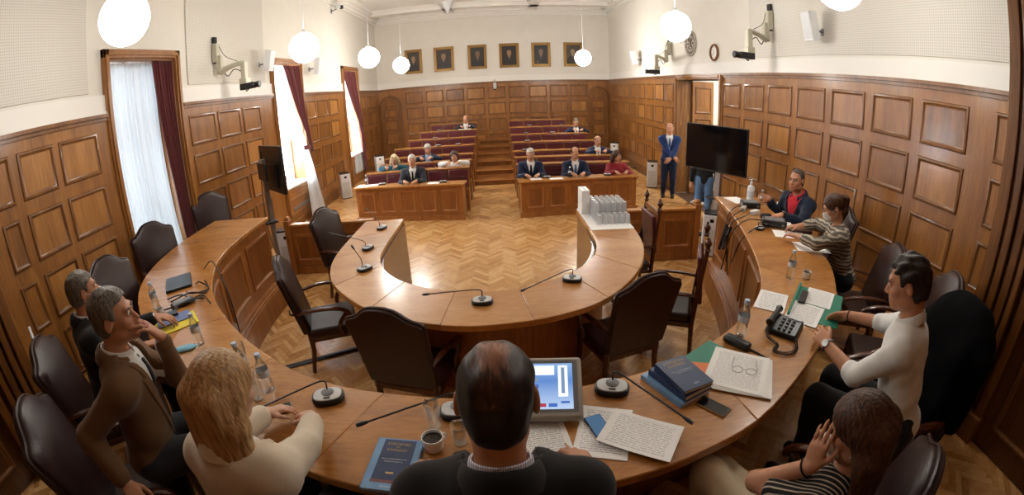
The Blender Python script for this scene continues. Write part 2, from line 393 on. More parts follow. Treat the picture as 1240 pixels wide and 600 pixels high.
# ---- back wall with two arched doors
mb=MB(); mb.box(XL-.5,XR+.35,YB,YB+.3,0,ZC); wb=struct(mb.build('wall_back',M['plaster'],smooth=False))
mb=MB(); mb.box(XL+.03,XR-.03,YB-.03,YB,0,ZD-.06,0,.45); panels(mb,back_map,[(-3.36+.77*k,-3.36+.77*k+.66) for k in range(9)])
mb.build('wainscot',[M['oak'],M['oak_mould']],wb)
mb=MB(); t=MB(); mb.box(XL,XR,YB-.075,YB,ZD-.06,ZD-.02); mb.box(XL,XR,YB-.05,YB,ZD-.1,ZD-.06); t.box(XL,XR,YB-.035,YB,ZD-.02,ZD+.2); t.box(XL,XR,YB-.05,YB,ZD-.02,ZD+.01)
mb.build('dado_cap',M['oak_mould'],wb); t.build('white_band',M['trim_white'],wb)
for i,cx in enumerate((-3.95,3.87)):
    e=struct(empty('door_%d'%(i+2),(cx,YB-.03,0))); r=.33; zc=2.2
    arc=[(r*math.cos(PI*k/20),zc+r*math.sin(PI*k/20)) for k in range(21)]
    poly=[(r,0)]+arc+[(-r,0)]
    mb=MB(); n=len(poly); mb.add([(x,-.02,z) for x,z in poly],[tuple(range(n))],0,.3)
    for z0,z1 in((.75,1.2),(1.3,1.68),(1.78,2.1)): mb.panel(lambda u,v,hh:(u,-.02-hh,v),-.24,.24,z0,z1,PROF,m=1,mf=0,tone=.5)
    aa=[(.24*math.cos(PI*k/12),2.2+.24*math.sin(PI*k/12)) for k in range(13)]
    mb.tube([(x,-.03,z) for x,z in aa+[aa[0]]],.015,6,1)
    mb.build('door_leaf',[M['oak'],M['oak_mould']],e)
    mb=MB()
    for rr,ri,dp in((.4,.33,.06),(.44,.37,.03)):
        P=[(rr*math.cos(PI*k/24),zc+rr*math.sin(PI*k/24)) for k in range(25)]; Q=[(ri*math.cos(PI*k/24),zc+ri*math.sin(PI*k/24)) for k in range(25)]
        P=[(rr,0)]+P+[(-rr,0)]; Q=[(ri,0)]+Q+[(-ri,0)]; n=len(P)
        v=[(x,-dp,z) for x,z in P]+[(x,-dp,z) for x,z in Q]+[(x,0,z) for x,z in P]+[(x,0,z) for x,z in Q]; f=[]
        for k in range(n-1): f+=[(k,k+1,n+k+1,n+k),(k,2*n+k,2*n+k+1,k+1),(n+k,n+k+1,3*n+k+1,3*n+k)]
        mb.add(v,f)
    mb.build('arched_surround',M['oak_mould'],e)
# ---- rear wall, ceiling, cornice
mb=MB(); mb.box(XL-.5,XR+.35,YR-.3,YR,0,ZC); struct(mb.build('wall_rear',M['oak'],smooth=False))
mb=MB(); mb.box(XL-.5,XR+.35,YR-.3,YB+.3,ZC,ZC+.2); ce=struct(mb.build('ceiling',M['trim_white'],smooth=False))
mb=MB()
for x in(-1.55,1.45): mb.box(x-.17,x+.17,YR,YB,ZC-.2,ZC); mb.box(x-.24,x+.24,YR,YB,ZC-.07,ZC)
for y in(1.2,5.0,8.8,12.6,15.9): mb.box(XL,XR,y-.17,y+.17,ZC-.2,ZC); mb.box(XL,XR,y-.24,y+.24,ZC-.07,ZC)
mb.build('ceiling_beam',M['trim_white'],ce,smooth=False)
mb=MB()
for d,z0,z1 in((.06,5.38,5.46),(.12,5.46,5.54),(.2,5.54,5.62),(.3,5.62,ZC)):
    mb.box(XL,XL+d,YR,YB,z0,z1); mb.box(XR-d,XR,YR,YB,z0,z1); mb.box(XL,XR,YB-d,YB,z0,z1)
struct(mb.build('trim_1',M['trim_white'],smooth=False))
# ---- panelled door bays beside the photographer
for nm,s,x,yE in(('partition_right',1,3.36,1.6),('partition_left',-1,-3.72,1.62)):
    mb=MB(); xw=XR if s>0 else XL
    x0,x1=sorted((x,xw)); mb.box(x0,x1,YR,yE,TIER,ZC-.25,0,.4)
    f=lambda u,v,hh,x=x,s=s:(x-s*hh,u,v)
    for k,(y0,w,dp) in enumerate(((yE-.1,.1,.035),(yE-.2,.06,.06),(yE-.29,.07,.04),(yE-.38,.05,.075),(yE-.5,.08,.05))):
        a,b=sorted((x-s*dp,x)); mb.box(a,b,y0,y0+w,TIER,ZC-.25,1)
    for z0,z1 in((.55,1.2),(1.36,2.05),(2.2,2.9),(3.05,3.75)):
        for y0 in(yE-1.2,yE-1.95,yE-2.7): mb.panel(f,y0,y0+.58,z0,z1,PROF,m=1,mf=0,tone=.35)
    a,b=sorted((x-s*.09,x)); mb.box(a,b,yE-.52,yE,TIER,TIER+.22,1)
    struct(mb.build(nm,[M['oak_shaded'],M['oak_mould']],bevel=.006))

# ---- curtains
def curtain(rows,nfold,amp,x,thick=.0,nu=160,nv=40):
    """rows: (z,y0,y1,x offset) from the top down; folds run down the cloth"""
    rows=sorted(rows,key=lambda r:-r[0]); zs=[r[0] for r in rows][::-1]
    ip=lambda z,k: np.interp(z,zs,[r[k] for r in rows][::-1])
    zz=np.linspace(rows[0][0],rows[-1][0],nv); v=[]; f=[]
    ph=RNG.uniform(0,6,3)
    for z in zz:
        a,b,xo=ip(z,1),ip(z,2),ip(z,3); sq=min(1.0,.45+(b-a)*.9)
        for i in range(nu+1):
            u=i/nu; w=math.sin(2*PI*nfold*u+ph[0]+.5*math.sin(5*u+ph[1]))+.35*math.sin(2*PI*nfold*2.3*u+ph[2])
            v.append((x+xo+amp*sq*w,a+(b-a)*u,z))
    for j in range(nv-1):
        for i in range(nu): q=j*(nu+1)+i; f.append((q,q+1,q+nu+2,q+nu+1))
    m=MB(); m.add(v,f); return m
def cur(name,rows,nf,amp,x,mat,label,cat='curtain'):
    o=curtain(rows,nf,amp,x).build(name,mat,ang=180); tag(o,label,cat)
    s=o.modifiers.new('thickness','SOLIDIFY'); s.thickness=.003; return o
cx=XL-.12
cur('sheer_curtain',[(3.5,4.0,4.98,0),(1.5,4.0,5.02,0),(.1,4.0,5.1,0)],11,.022,cx,M['sheer'],'white sheer curtain hanging straight over the large window nearest the camera')
cur('drape',[(3.5,4.84,5.27,.1),(1.8,5.02,5.28,.1),(.1,5.06,5.28,.1)],6,.024,cx,M['drape'],'maroon drape beside the straight white curtain of the nearest window')
s2=cur('sheer_curtain',[(3.5,8.46,9.2,0),(2.6,8.62,9.45,.02),(1.9,9.0,9.68,.1),(1.6,9.35,9.74,.14),(1.2,9.36,9.8,.2),(.4,9.25,9.95,.26),(.05,9.15,10.02,.3)],7,.02,cx+.05,M['sheer'],'white sheer curtain tied back and flaring to the floor at the middle window')
cur('drape',[(3.5,8.96,9.76,.14),(2.6,9.3,9.77,.2),(1.9,9.6,9.78,.27),(1.5,9.68,9.79,.3)],6,.02,cx,M['drape'],'maroon drape gathered to the right side of the middle window')
hm=curtain([(.11,9.16,10.01,.3),(.02,9.15,10.03,.31)],7,.02,cx+.052,nv=4).build('hem',M['drape'],s2)
mb=MB(); mb.lathe([(.12,-.05),(.14,-.02),(.14,.02),(.12,.05)],20,(cx+.2,9.66,1.62),sy=1.15,sx=.75,caps=False); tag(mb.build('curtain_tieback',M['drape']),'maroon tieback holding the curtains of the middle window','tieback')
cur('sheer_curtain',[(3.5,12.88,13.3,0),(2.4,13.05,13.75,.05),(1.7,13.4,13.98,.12),(1.0,13.3,14.05,.15),(.3,13.2,14.1,.18)],6,.02,cx,M['sheer'],'white sheer curtain of the farthest window near the benches')
cur('drape',[(3.5,12.92,14.17,.12),(2.6,13.4,14.17,.18),(1.9,13.82,14.17,.24),(1.5,13.9,14.17,.26),(.3,13.88,14.17,.28)],7,.022,cx,M['drape'],'maroon drape of the farthest window, swept to its right side')

# ---- pendant globes
def emis(name,c,s):
    N=NT(name); e=N.n('ShaderNodeEmission',Color=c,Strength=s); N.l(e.outputs[0],N.out.inputs['Surface']); return N.m
M['globe_far']=emis('lit_opal_glass_bright',(1,.96,.89,1),GLOBE*2.6)
M['globe']=emis('lit_opal_glass',(1,.96,.89,1),GLOBE)
pl=empty('pendant_lamp'); mb=MB(); mb.ball((0,0,0),.22,40); mb.build('globe',M['globe'],pl)
mb=MB(); mb.tube([(0,0,.2),(0,0,2.3)],.006,6); mb.build('cord',M['white_plastic'],pl)
mb=MB(); mb.lathe([(.05,.2),(.05,.225),(.03,.25),(.012,.27)],20); mb.build('cap',M['white_plastic'],pl)
mb=MB(); mb.lathe([(.01,2.27),(.06,2.29),(.06,2.31)],20); mb.build('ceiling_rose',M['white_plastic'],pl)
GL=[(-2.78,2.70,3.45,'lit globe pendant lamp nearest on the left, in front of the large window'),(-2.65,6.09,3.36,'lit globe pendant lamp above the middle curtained window'),(-2.53,9.11,3.39,'lit globe pendant lamp left of the back corner, third along the left wall'),(-2.5,12.21,3.39,'small far globe pendant lamp overlapping the leftmost portrait'),(2.41,12.23,3.36,'small far globe pendant lamp overlapping the rightmost portrait'),(2.49,5.93,3.39,'lit globe pendant lamp beside the round plaque on the right wall'),(2.8,2.96,3.5,'lit globe pendant lamp cut by the top edge on the right')]
for i,(x,y,z,lb) in enumerate(GL):
    o=place(pl,i==0,(x,y,z),0,lb,'globe pendant lamps','lamp')
    if y>11:
        g=[c for c in o.children if c.name.startswith('globe')][0]; g.data=g.data.copy(); g.data.materials[0]=M['globe_far']
# cone shaped fixture under the ceiling
mb=MB(); mb.lathe([(.012,-.42),(.04,-.38),(.22,-.03),(.23,0),(.1,.0)],32); mb.tube([(0,0,0),(0,0,.35)],.02)
tag(mb.build('ceiling_fixture',M['lightgrey'],loc=(-1.4,14.6,5.6)),'grey cone shaped fixture hanging under the white ceiling','ceiling fixture')
# ------------------------------------------------------------------ furniture
def offset(P,d,side=1):
    P=np.array(P); t=np.gradient(P,axis=0); t/=np.linalg.norm(t,axis=1)[:,None]
    return P+side*d*np.stack([t[:,1],-t[:,0]],1)
def curve_map(P,side=1):
    P=np.array(P); d=np.r_[0,np.cumsum(np.linalg.norm(np.diff(P,axis=0),axis=1))]
    t=np.gradient(P,axis=0); t/=np.linalg.norm(t,axis=1)[:,None]; n=side*np.stack([t[:,1],-t[:,0]],1)
    def mp(u,v,h):
        return (np.interp(u,d,P[:,0])+h*np.interp(u,d,n[:,0]),np.interp(u,d,P[:,1])+h*np.interp(u,d,n[:,1]),v)
    return mp,d[-1]
def desk_top(mb,A,B,z0,z1,nseg):
    n=len(A); k=[round(i*(n-1)/nseg) for i in range(nseg+1)]
    for a,b in zip(k[:-1],k[1:]): mb.slab(A[a:b+1],B[a:b+1],z0,z1,0,random.uniform(.25,.75))
# outer curved desk
DZT=1.2
dk=empty('curved_desk',(0,1.3,TIER),0,'large outer curved oak desk with panelled front where the committee sits','desk')
def rel(o,p): o.parent=p; o.matrix_parent_inverse=Matrix.Translation(-p.location); return o
A=offset(DFs,.02); mb=MB(); desk_top(mb,A,DBs,DZT-.045,DZT,13); rel(mb.build('desk_top',M['desk_top'],bevel=.006),dk)
F=offset(DFs,-.03); mb=MB(); mb.slab(F,offset(DFs,-.08),.0,DZT-.045,0,.5)
mp,L=curve_map(F); npn=13; w=L/npn
for i in range(npn): mb.panel(mp,i*w+.07,(i+1)*w-.07,.47,1.03,PROF,nu=8,m=0,mf=1,tone=random.uniform(.2,.8))
rel(mb.build('front_panelling',[M['desk_body'],M['desk_panel']]),dk)
mb=MB(); mb.slab(offset(F,.1),F,0,.3); mb.slab(offset(F,.085),F,.3,.325); mb.slab(offset(F,.055),F,.325,.35); rel(mb.build('plinth',M['desk_body']),dk)
for k in(0,-1):
    mb=MB(); a=F[k]; b=np.array(DBs[k])*.93+F[k]*.07; t=unit(F[1]-F[0]) if k==0 else unit(F[-2]-F[-1])
    mb.slab([a,a+t*.05],[b,b+t*.05],TIER,DZT-.045,0,.5); rel(mb.build('end_panel',M['desk_body']),dk)
# inner curved table
IN=[(.97,5.5),(.97,4.5),(.92,4.05),(.76,3.7),(.5,3.43),(.2,3.26),(-.1,3.2),(-.45,3.25),(-.8,3.42),(-1.05,3.68),(-1.2,4.0),(-1.25,4.4),(-1.25,5.48)]
OUT=[(1.52,5.5),(1.5,4.75),(1.44,4.16),(1.3,3.7),(1.06,3.28),(.73,2.93),(.35,2.74),(0,2.67),(-.3,2.66),(-.62,2.74),(-.97,2.9),(-1.3,3.19),(-1.56,3.53),(-1.7,3.9),(-1.76,4.3),(-1.77,4.8),(-1.77,5.45)]
INs,_=resample(catmull(IN,8),80); OUTs,_=resample(catmull(OUT,8),80); IZ=.93
it=empty('curved_table',(0,3,0),0,'inner horseshoe shaped oak table with microphones around the open parquet floor','table')
mb=MB(); desk_top(mb,INs,OUTs,IZ-.05,IZ,11); rel(mb.build('table_top',M['desk_top'],bevel=.006),it)
F=offset(INs,-.04); mb=MB(); mb.slab(F,offset(INs,-.09),0,IZ-.05,0,.5); mp,L=curve_map(F); w=L/12
for i in range(12): mb.panel(mp,i*w+.05,(i+1)*w-.05,.2,.78,PROF,nu=6,m=0,mf=1,tone=random.uniform(.2,.8))
mb.slab(offset(F,.04),F,0,.11); rel(mb.build('front_panelling',[M['desk_body'],M['desk_panel']]),it)
G=offset(OUTs,-.5,-1); mb=MB(); mb.slab(G,offset(OUTs,-.53,-1),0,IZ-.05,0,.3); rel(mb.build('modesty_panel',M['dark_wood']),it)
# barriers behind the table ends
def barrier(a,b,h,np_,label,posts):
    a=np.array(a);b=np.array(b); L=np.linalg.norm(b-a); e=empty('panelled_barrier',(a[0],a[1],0),math.atan2(b[1]-a[1],b[0]-a[0]),label,'barrier')
    mb=MB(); mb.box(0,L,0,.05,0,h-.04,0,.4); mb.box(-.0,L,-.02,0,0,.12)
    for i in range(np_):
        w=L/np_
        mb.panel(lambda u,v,hh:(u,-hh,v),i*w+.09,(i+1)*w-.09,.2,h-.16,PROF,m=0,mf=1,tone=random.uniform(.3,.7))
    mb.build('panel',[M['desk_body'],M['desk_panel']],e)
    mb=MB(); mb.box(-.02,L+.02,-.035,.085,h-.04,h); mb.build('top_rail',M['desk_top'],e,bevel=.008)
    for x in posts:
        mb=MB(); mb.box(x-.05,x+.05,-.04,.09,0,h+.06); mb.lathe([(.0601,h+.06),(.058,h+.09),(.04,h+.115),(.001,h+.12)],4,(x,.025,0),R=rotz(PI/4)); mb.build('post',M['desk_body'],e,bevel=.01)
barrier((-3.25,6.05),(-1.85,6.02),.8,2,'panelled oak barrier on the left with a rounded end post',[.0])
barrier((1.6,5.86),(2.88,5.88),.8,2,'panelled oak barrier on the right with a rounded end post',[1.28])

# ---- front bench desks and tiered benches
def bench_desk(a,b,h,dep,n,label):
    a=np.array(a);b=np.array(b); L=np.linalg.norm(b-a); e=empty('bench_desk',(a[0],a[1],0),math.atan2(b[1]-a[1],b[0]-a[0]),label,'desk','front bench desks')
    mb=MB(); mb.box(0,L,0,.05,0,h-.04,0,.5); mb.box(0,.05,.05,dep,0,h-.04,0,.5); mb.box(L-.05,L,.05,dep,0,h-.04,0,.5); mb.box(-.03,L+.03,-.03,0,0,.1)
    w=(L-.1)/n
    for i in range(n): mb.panel(lambda u,v,hh:(u,-hh,v),.05+i*w+.05,.05+(i+1)*w-.05,.17,h-.12,PROF,m=0,mf=1,tone=random.uniform(.3,.7))
    mb.build('front_panelling',[M['desk_body'],M['desk_panel']],e)
    mb=MB(); mb.box(-.04,L+.04,-.05,dep,h-.04,h,0,.6); mb.build('desk_top',M['desk_top'],e,bevel=.006)
    return e
bench_desk((-2.98,8.80),(-.72,8.52),.735,.3,5,'panelled bench desk in front of the seated group on the left')
bench_desk((.42,8.46),(2.8,8.68),.735,.3,5,'panelled bench desk in front of the woman in red')
ROWY=[9.45,10.35,11.25,12.2,13.1,14.0,15.0]; ROWZ=[.9,.92,.95,1.07,1.2,1.35,1.5]; ROWF=[0,0,0,.12,.25,.4,.55]
RR=[2.85,2.85,2.85,2.75,2.65,2.45,2.3]; RL=[-2.9,-2.8,-2.9,-2.85,-2.62,-2.42,-2.2]
for side in(0,1):
    mb=MB(); x0,x1=((-2.95,-.62),(.5,2.88))[side]
    for k in range(3,7): mb.box(x0 if side==0 else .5,x1 if side==1 else -.64,ROWY[k]-.5,16.6,0 if k==3 else ROWF[k-1],ROWF[k])
    struct(mb.build('floor_riser_'+('left','right')[side],M['desk_body'],smooth=False))
mb=MB()
for k in range(6):
    y=11.75+.85*k; mb.box(-.64,.5,y,YB-.04,.125*k,.125*(k+1)-.03,0,.4); mb.box(-.64,.5,y-.025,YB-.04,.125*(k+1)-.03,.125*(k+1),1,.3+.08*k)
struct(mb.build('floor_steps',[M['oak'],M['desk_body']],bevel=.005))
ORD=['first','second','third','fourth','fifth','sixth','topmost']
for side in(0,1):
    for k in range(7):
        x0,x1=((RL[k],-.64),(.4,RR[k]))[side]; L=x1-x0; zt=ROWZ[k]; zf=ROWF[k]; h=zt-zf
        e=empty('tiered_bench',(x0,ROWY[k],zf),0,'%s row of maroon padded bench seats, counted from the front, %s of the central steps'%(ORD[k],('left','right')[side]),'bench','tiered benches')
        mb=MB(); mb.box(0,L,0,.18,0,h-.025,0,.5); mb.box(0,.06,-.27,0,0,.46,0,.4); mb.box(L-.06,L,-.27,0,0,.46,0,.4); mb.build('bench_body',M['oak'],e)
        mb=MB(); mb.box(-.02,L+.02,-.035,.2,h-.025,h,0,.5); mb.build('ledge',M['desk_top'],e,bevel=.005)
        n=5 if k<5 else 4; w=L/n; pz=min(.42,h-.5)
        sb=sc=None
        for i in range(n):
            mb=MB(); mb.cbox((i*w+w/2,-.022,h-.035-.19),(w-.04,.05,.37)); o=mb.build('seat_back',M['leather_red'],e,bevel=.015,seg=2)
        for i in range(n):
            mb=MB(); mb.cbox((i*w+w/2,-.17,.32),(w-.05,.24,.05)); mb.build('seat',M['leather_red'],e,bevel=.015)

# ---- chairs
def camel_chair():
    e=empty('leather_armchair'); th=.18; R=rotx(th); R=R.T if False else R
    half=[(0,1.16),(.05,1.158),(.10,1.145),(.14,1.12),(.18,1.085),(.22,1.062),(.265,1.05),(.292,1.035),(.3,1.0),(.292,.9),(.285,.7),(.275,.44)]
    out=[(x,z) for x,z in half]+[(-x,z) for x,z in half[::-1][:-1]]
    def tilt(x,y,z):
        k=(z-.44); return (x,-.235-.2*k-.05*k*k+y,z)
    mb=MB(); n=len(out)
    dome=lambda x,z: .018*max(0,1-(x/.29)**2)
    v=[tilt(x,.035,z) for x,z in out]+[tilt(x,-.035,z) for x,z in out]
    cf=[tilt(x*.86,.035+.02,.44+(z-.44)*.9+.03) for x,z in out]; v+=cf
    f=[tuple(range(2*n,3*n))]+[(i,(i+1)%n,2*n+(i+1)%n,2*n+i) for i in range(n)]+[tuple(n+i for i in range(n-1,-1,-1))]+[(n+i,n+(i+1)%n,(i+1)%n,i) for i in range(n)]
    mb.add(v,f); b=mb.build('backrest',M['leather'],e,bevel=.012,seg=3,ang=50)
    mb=MB(); mb.tube([tilt(x*1.005,0,z+.004) for x,z in [out[i] for i in range(n//2+1,n)]+[out[i] for i in range(0,n//2)]],.012,6); mb.build('piping',M['leather'],b)
    mb=MB(); mb.cbox((0,.02,.42),(.56,.5,.1)); mb.build('seat',M['leather'],e,bevel=.035,seg=4)
    mb=MB(); mb.box(-.28,.28,-.23,.27,.34,.395); mb.build('seat_rail',M['dark_wood'],e,bevel=.01)
    for s in(-1,1):
        mb=MB(); P=catmull([(s*.27,-.29,.66),(s*.3,-.16,.685),(s*.325,.0,.69),(s*.325,.13,.665),(s*.322,.2,.62),(s*.32,.21,.585)],5)
        mb.tube(P,[.02]*4+[.026]*(len(P)-8)+[.028]*4,10,up=(0,0,1),flat=.7); a=mb.build('armrest',M['dark_wood'],e)
        mb=MB(); P=catmull([(s*.32,.19,.62),(s*.325,.12,.54),(s*.3,.1,.47),(s*.285,.12,.38)],5); mb.tube(P,.022,8); mb.build('arm_support',M['dark_wood'],a)
        mb=MB(); mb.tube([(s*.25,.24,.36),(s*.252,.245,.2),(s*.252,.25,.0)],[.032,.026,.02],8); mb.build('leg',M['dark_wood'],e)
        mb=MB(); mb.tube([(s*.25,-.21,.44),(s*.25,-.215,.25),(s*.25,-.27,.0)],[.03,.026,.022],8); mb.build('leg',M['dark_wood'],e)
    return e
def finial_chair():
    e=empty('carved_armchair')
    mb=MB(); mb.cbox((0,.02,.455),(.5,.47,.09)); mb.build('seat',M['leather'],e,bevel=.03,seg=3)
    mb=MB(); mb.box(-.25,.25,-.23,.25,.36,.41); mb.build('seat_rail',M['dark_wood'],e,bevel=.008)
    mb=MB(); mb.cbox((0,-.262,.82),(.42,.05,.46),R=rotx(-.1)); mb.build('backrest',M['leather_red'],e,bevel=.018,seg=3)
    mb=MB(); mb.cbox((0,-.29,1.085),(.44,.04,.06)); mb.build('back_rail',M['oak'],e,bevel=.006); mb=MB(); mb.cbox((0,-.25,.56),(.44,.035,.05)); mb.build('back_rail',M['oak'],e,bevel=.006)
    for s in(-1,1):
        mb=MB(); mb.tube([(s*.235,-.27,0),(s*.235,-.235,.4),(s*.235,-.25,.7),(s*.235,-.295,1.13)],[.02,.026,.026,.022],8)
        p=mb.build('back_post',M['dark_wood'],e)
        mb=MB(); mb.lathe([(.02,1.12),(.03,1.135),(.018,1.15),(.02,1.165),(.033,1.185),(.034,1.2),(.022,1.225),(.012,1.235),(.014,1.25),(.001,1.262)],12,(s*.235,-.296,0)); mb.build('finial',M['dark_wood'],p)
        mb=MB(); P=catmull([(s*.24,-.25,.69),(s*.26,-.05,.7),(s*.265,.12,.69),(s*.265,.19,.66)],4); mb.tube(P,[.02]*(len(P)-3)+[.028,.03,.026],8,flat=.8,up=(0,0,1)); a=mb.build('armrest',M['dark_wood'],e)
        mb=MB(); mb.lathe([(.02,.4),(.026,.44),(.014,.5),(.024,.57),(.016,.64),(.024,.68)],10,(s*.26,.12,0)); mb.build('arm_support',M['dark_wood'],a)
        mb=MB(); mb.lathe([(.018,0),(.024,.03),(.016,.06),(.026,.2),(.03,.28),(.018,.31),(.03,.34),(.03,.4)],10,(s*.22,.21,0)); mb.build('leg',M['dark_wood'],e)
    return e
cc=camel_chair(); G1='brown leather armchairs'
CH=[(-.73,2.91,0,.24,.97,'brown leather armchair seen from behind, left of the bald man, at the inner table'),
(.97,3.23,0,-.3,.95,'brown leather armchair seen from behind, right of the touch screen, at the inner table'),
(-1.76,3.75,0,.9,.36,'leather armchair seen from its side at the left bend of the inner table'),
(-1.98,5.30,0,.96,-.28,'leather armchair at the far left end of the inner table before the barrier'),
(-3.97,5.3,TIER,.8,-.6,'empty leather armchair at the far left end of the outer desk beside the window drape'),
(-3.76,3.82,TIER,.9,-.43,'empty leather armchair in front of the white curtain of the nearest window'),
(-3.33,2.78,TIER,.92,-.1,'empty leather armchair beside the masked man on the left'),
(-2.78,1.72,TIER,.75,.66,'leather armchair of the masked man in black'),
(-1.95,1.08,TIER,.72,.69,'leather armchair of the man in the brown suit'),
(-.95,.62,TIER,.2,.98,'leather armchair of the blonde woman'),
(2.66,1.85,TIER,-.8,.6,'empty leather armchair between the man in white and the masked woman'),
(3.12,2.78,TIER,-.85,.5,'leather armchair of the masked woman with the ponytail'),
(3.6,4.0,TIER,-.95,.2,'leather armchair of the man in the red polo shirt'),
(2.1,1.32,TIER,-.92,.3,'leather armchair of the man in the white shirt, draped with black cloth'),
(1.1,.83,TIER,-.55,.84,'leather armchair of the woman in the striped top'),
(-.03,.36,TIER+.2,0,1,'leather armchair of the bald man in the dark suit')]
SZ={7:(1.1,1,.93),11:(1.08,1,.86),12:(1.08,1,.84),13:(1.12,1,.96),14:(1.08,1,.96),15:(1.1,1,.82)}
for i,(x,y,z,fx,fy,lb) in enumerate(CH): place(cc,i==0,(x,y,z),face_rz(fx,fy),lb,G1,'chair').scale=SZ.get(i,(1,1,1))
fc=finial_chair()
for i,(x,y,fx,fy,lb) in enumerate([(1.59,3.65,-.9,.42,'carved armchair with finials seen from its side at the right bend of the inner table'),(1.5,4.88,-1,.0,'carved armchair with maroon back and two finials before the right barrier')]):
    place(fc,i==0,(x,y,0),face_rz(fx,fy),lb,'carved armchairs','chair')
mb=MB(); mb.box(-.75,.75,-.95,.78,TIER-.002,TIER+.2); struct(mb.build('floor_podium',M['desk_body'],bevel=.01))

# ---- televisions
def tv(name,c,right,w,h,label,back=False):
    r=unit(np.array([right[0],right[1]])); e=empty(name,(c[0],c[1],0),math.atan2(r[1],r[0]),label,'television'); z=c[2]
    # local: +x along the set, -y faces the viewer of the screen
    s=1 if not back else -1
    mb=MB(); mb.box(-w/2,w/2,-.02,.03,z-h/2,z+h/2); mb.cbox((0,.05*s if not back else -.02,z-.1),(w*.6,.06,h*.5)); mb.build('housing',M['black'],e,bevel=.006)
    mb=MB(); y=-.0215 if not back else .0315; mb.box(-w/2+.012,w/2-.012,min(y,y-.001*s),max(y,y-.001*s),z-h/2+.02,z+h/2-.012); mb.build('screen',M['black_gloss'],e,smooth=False)
    return e
t=tv('television',(3.41,6.42,1.6),(.51,-.86),1.16,.74,'large black television on a stand beside the right wall')
def tv_stand(e,yp,z,shelf):
    mb=MB(); mb.box(-.05,.05,yp-.04,yp+.04,.1,z+.2); mb.build('pole',M['steel'],e,bevel=.006)
    mb=MB(); mb.box(-.22,.22,yp-.045 if yp<0 else .03,yp-.0 if yp<0 else yp-.0,z-.14,z+.14); mb.build('mount',M['black'],e,bevel=.01)
    mb=MB()
    for s in(-1,1): mb.box(s*.28-.035,s*.28+.035,yp-.26,yp+.26,.06,.1)
    mb.box(-.3,.3,yp-.04,yp+.04,.07,.12); mb.build('base_frame',M['black'],e,bevel=.008)
    for sx in(-1,1):
        for sy in(-1,1): mb=MB(); mb.lathe([(.03,-.012),(.032,0),(.03,.012)],12,(sx*.28,yp+sy*.22,.032),R=roty(PI/2)); mb.build('wheel',M['black'],e)
    mb=MB(); mb.box(-.2,.2,min(yp*.6,yp*3.2),max(yp*.6,yp*3.2),shelf,shelf+.03); mb.build('shelf',M['black'],e,bevel=.008)
tv_stand(t,.14,1.6,.75)
t=tv('television',(-3.61,6.5,1.62),(.716,-.698),1.16,.74,'black television seen from behind on a wheeled stand before the middle window',back=True)
tv_stand(t,-.14,1.6,.78)
mb=MB(); mb.tube(catmull([(-.3,-.05,1.9),(-.42,-.08,1.5),(-.36,-.14,.9),(-.2,-.16,.4),(-.06,-.15,.14)],6),.008,6); mb.build('power_cable',M['black'],t)

# ---- air purifiers
def purifier():
    e=empty('air_purifier')
    P=[]
    for cx,cy,a0 in((.105,.105,0),(-.105,.105,90),(-.105,-.105,180),(.105,-.105,270)):
        for k in range(5): a=math.radians(a0+k*22.5); P.append((cx+.035*math.cos(a),cy+.035*math.sin(a)))
    mb=MB(); mb.prism(P,.02,.66); mb.build('body',M['white_plastic'],e,bevel=.006)
    mb=MB(); mb.prism([(x*.96,y*.96) for x,y in P],.66,.685); mb.build('top_grille',M['black'],e,bevel=.004)
    mb=MB(); mb.prism([(x*.9,y*.9) for x,y in P],0,.02); mb.build('foot',M['black'],e)
    mb=MB()
    for r in range(16):
        for c in range(9): mb.cbox((-.092+.023*c,-.1405,.07+.024*r),(.012,.002,.012))
    mb.build('intake_grille',M['grey'],e,smooth=False)
    mb=MB(); mb.box(-.03,.03,-.1425,-.1405,.55,.6); mb.build('display',M['black_gloss'],e,smooth=False)
    return e
pu=purifier()
for i,(x,y,z,rz,lb) in enumerate([(3.93,10.85,0,-.35,'white air purifier on the floor beside the standing man'),(3.98,14.85,0,-.4,'white air purifier in the far right aisle behind the woman in red'),(3.22,6.02,0,-.5,'white air purifier between the right barrier and the outer desk'),(-4.1,11.3,0,.55,'white air purifier under the panelling left of the farthest window'),(-3.9,14.3,0,.5,'white air purifier behind the benches near the back left corner'),(-3.4,6.24,0,.3,'white air purifier partly hidden behind the left barrier post')]):
    place(pu,i==0,(x,y,z),rz,lb,'white air purifiers','air purifier')

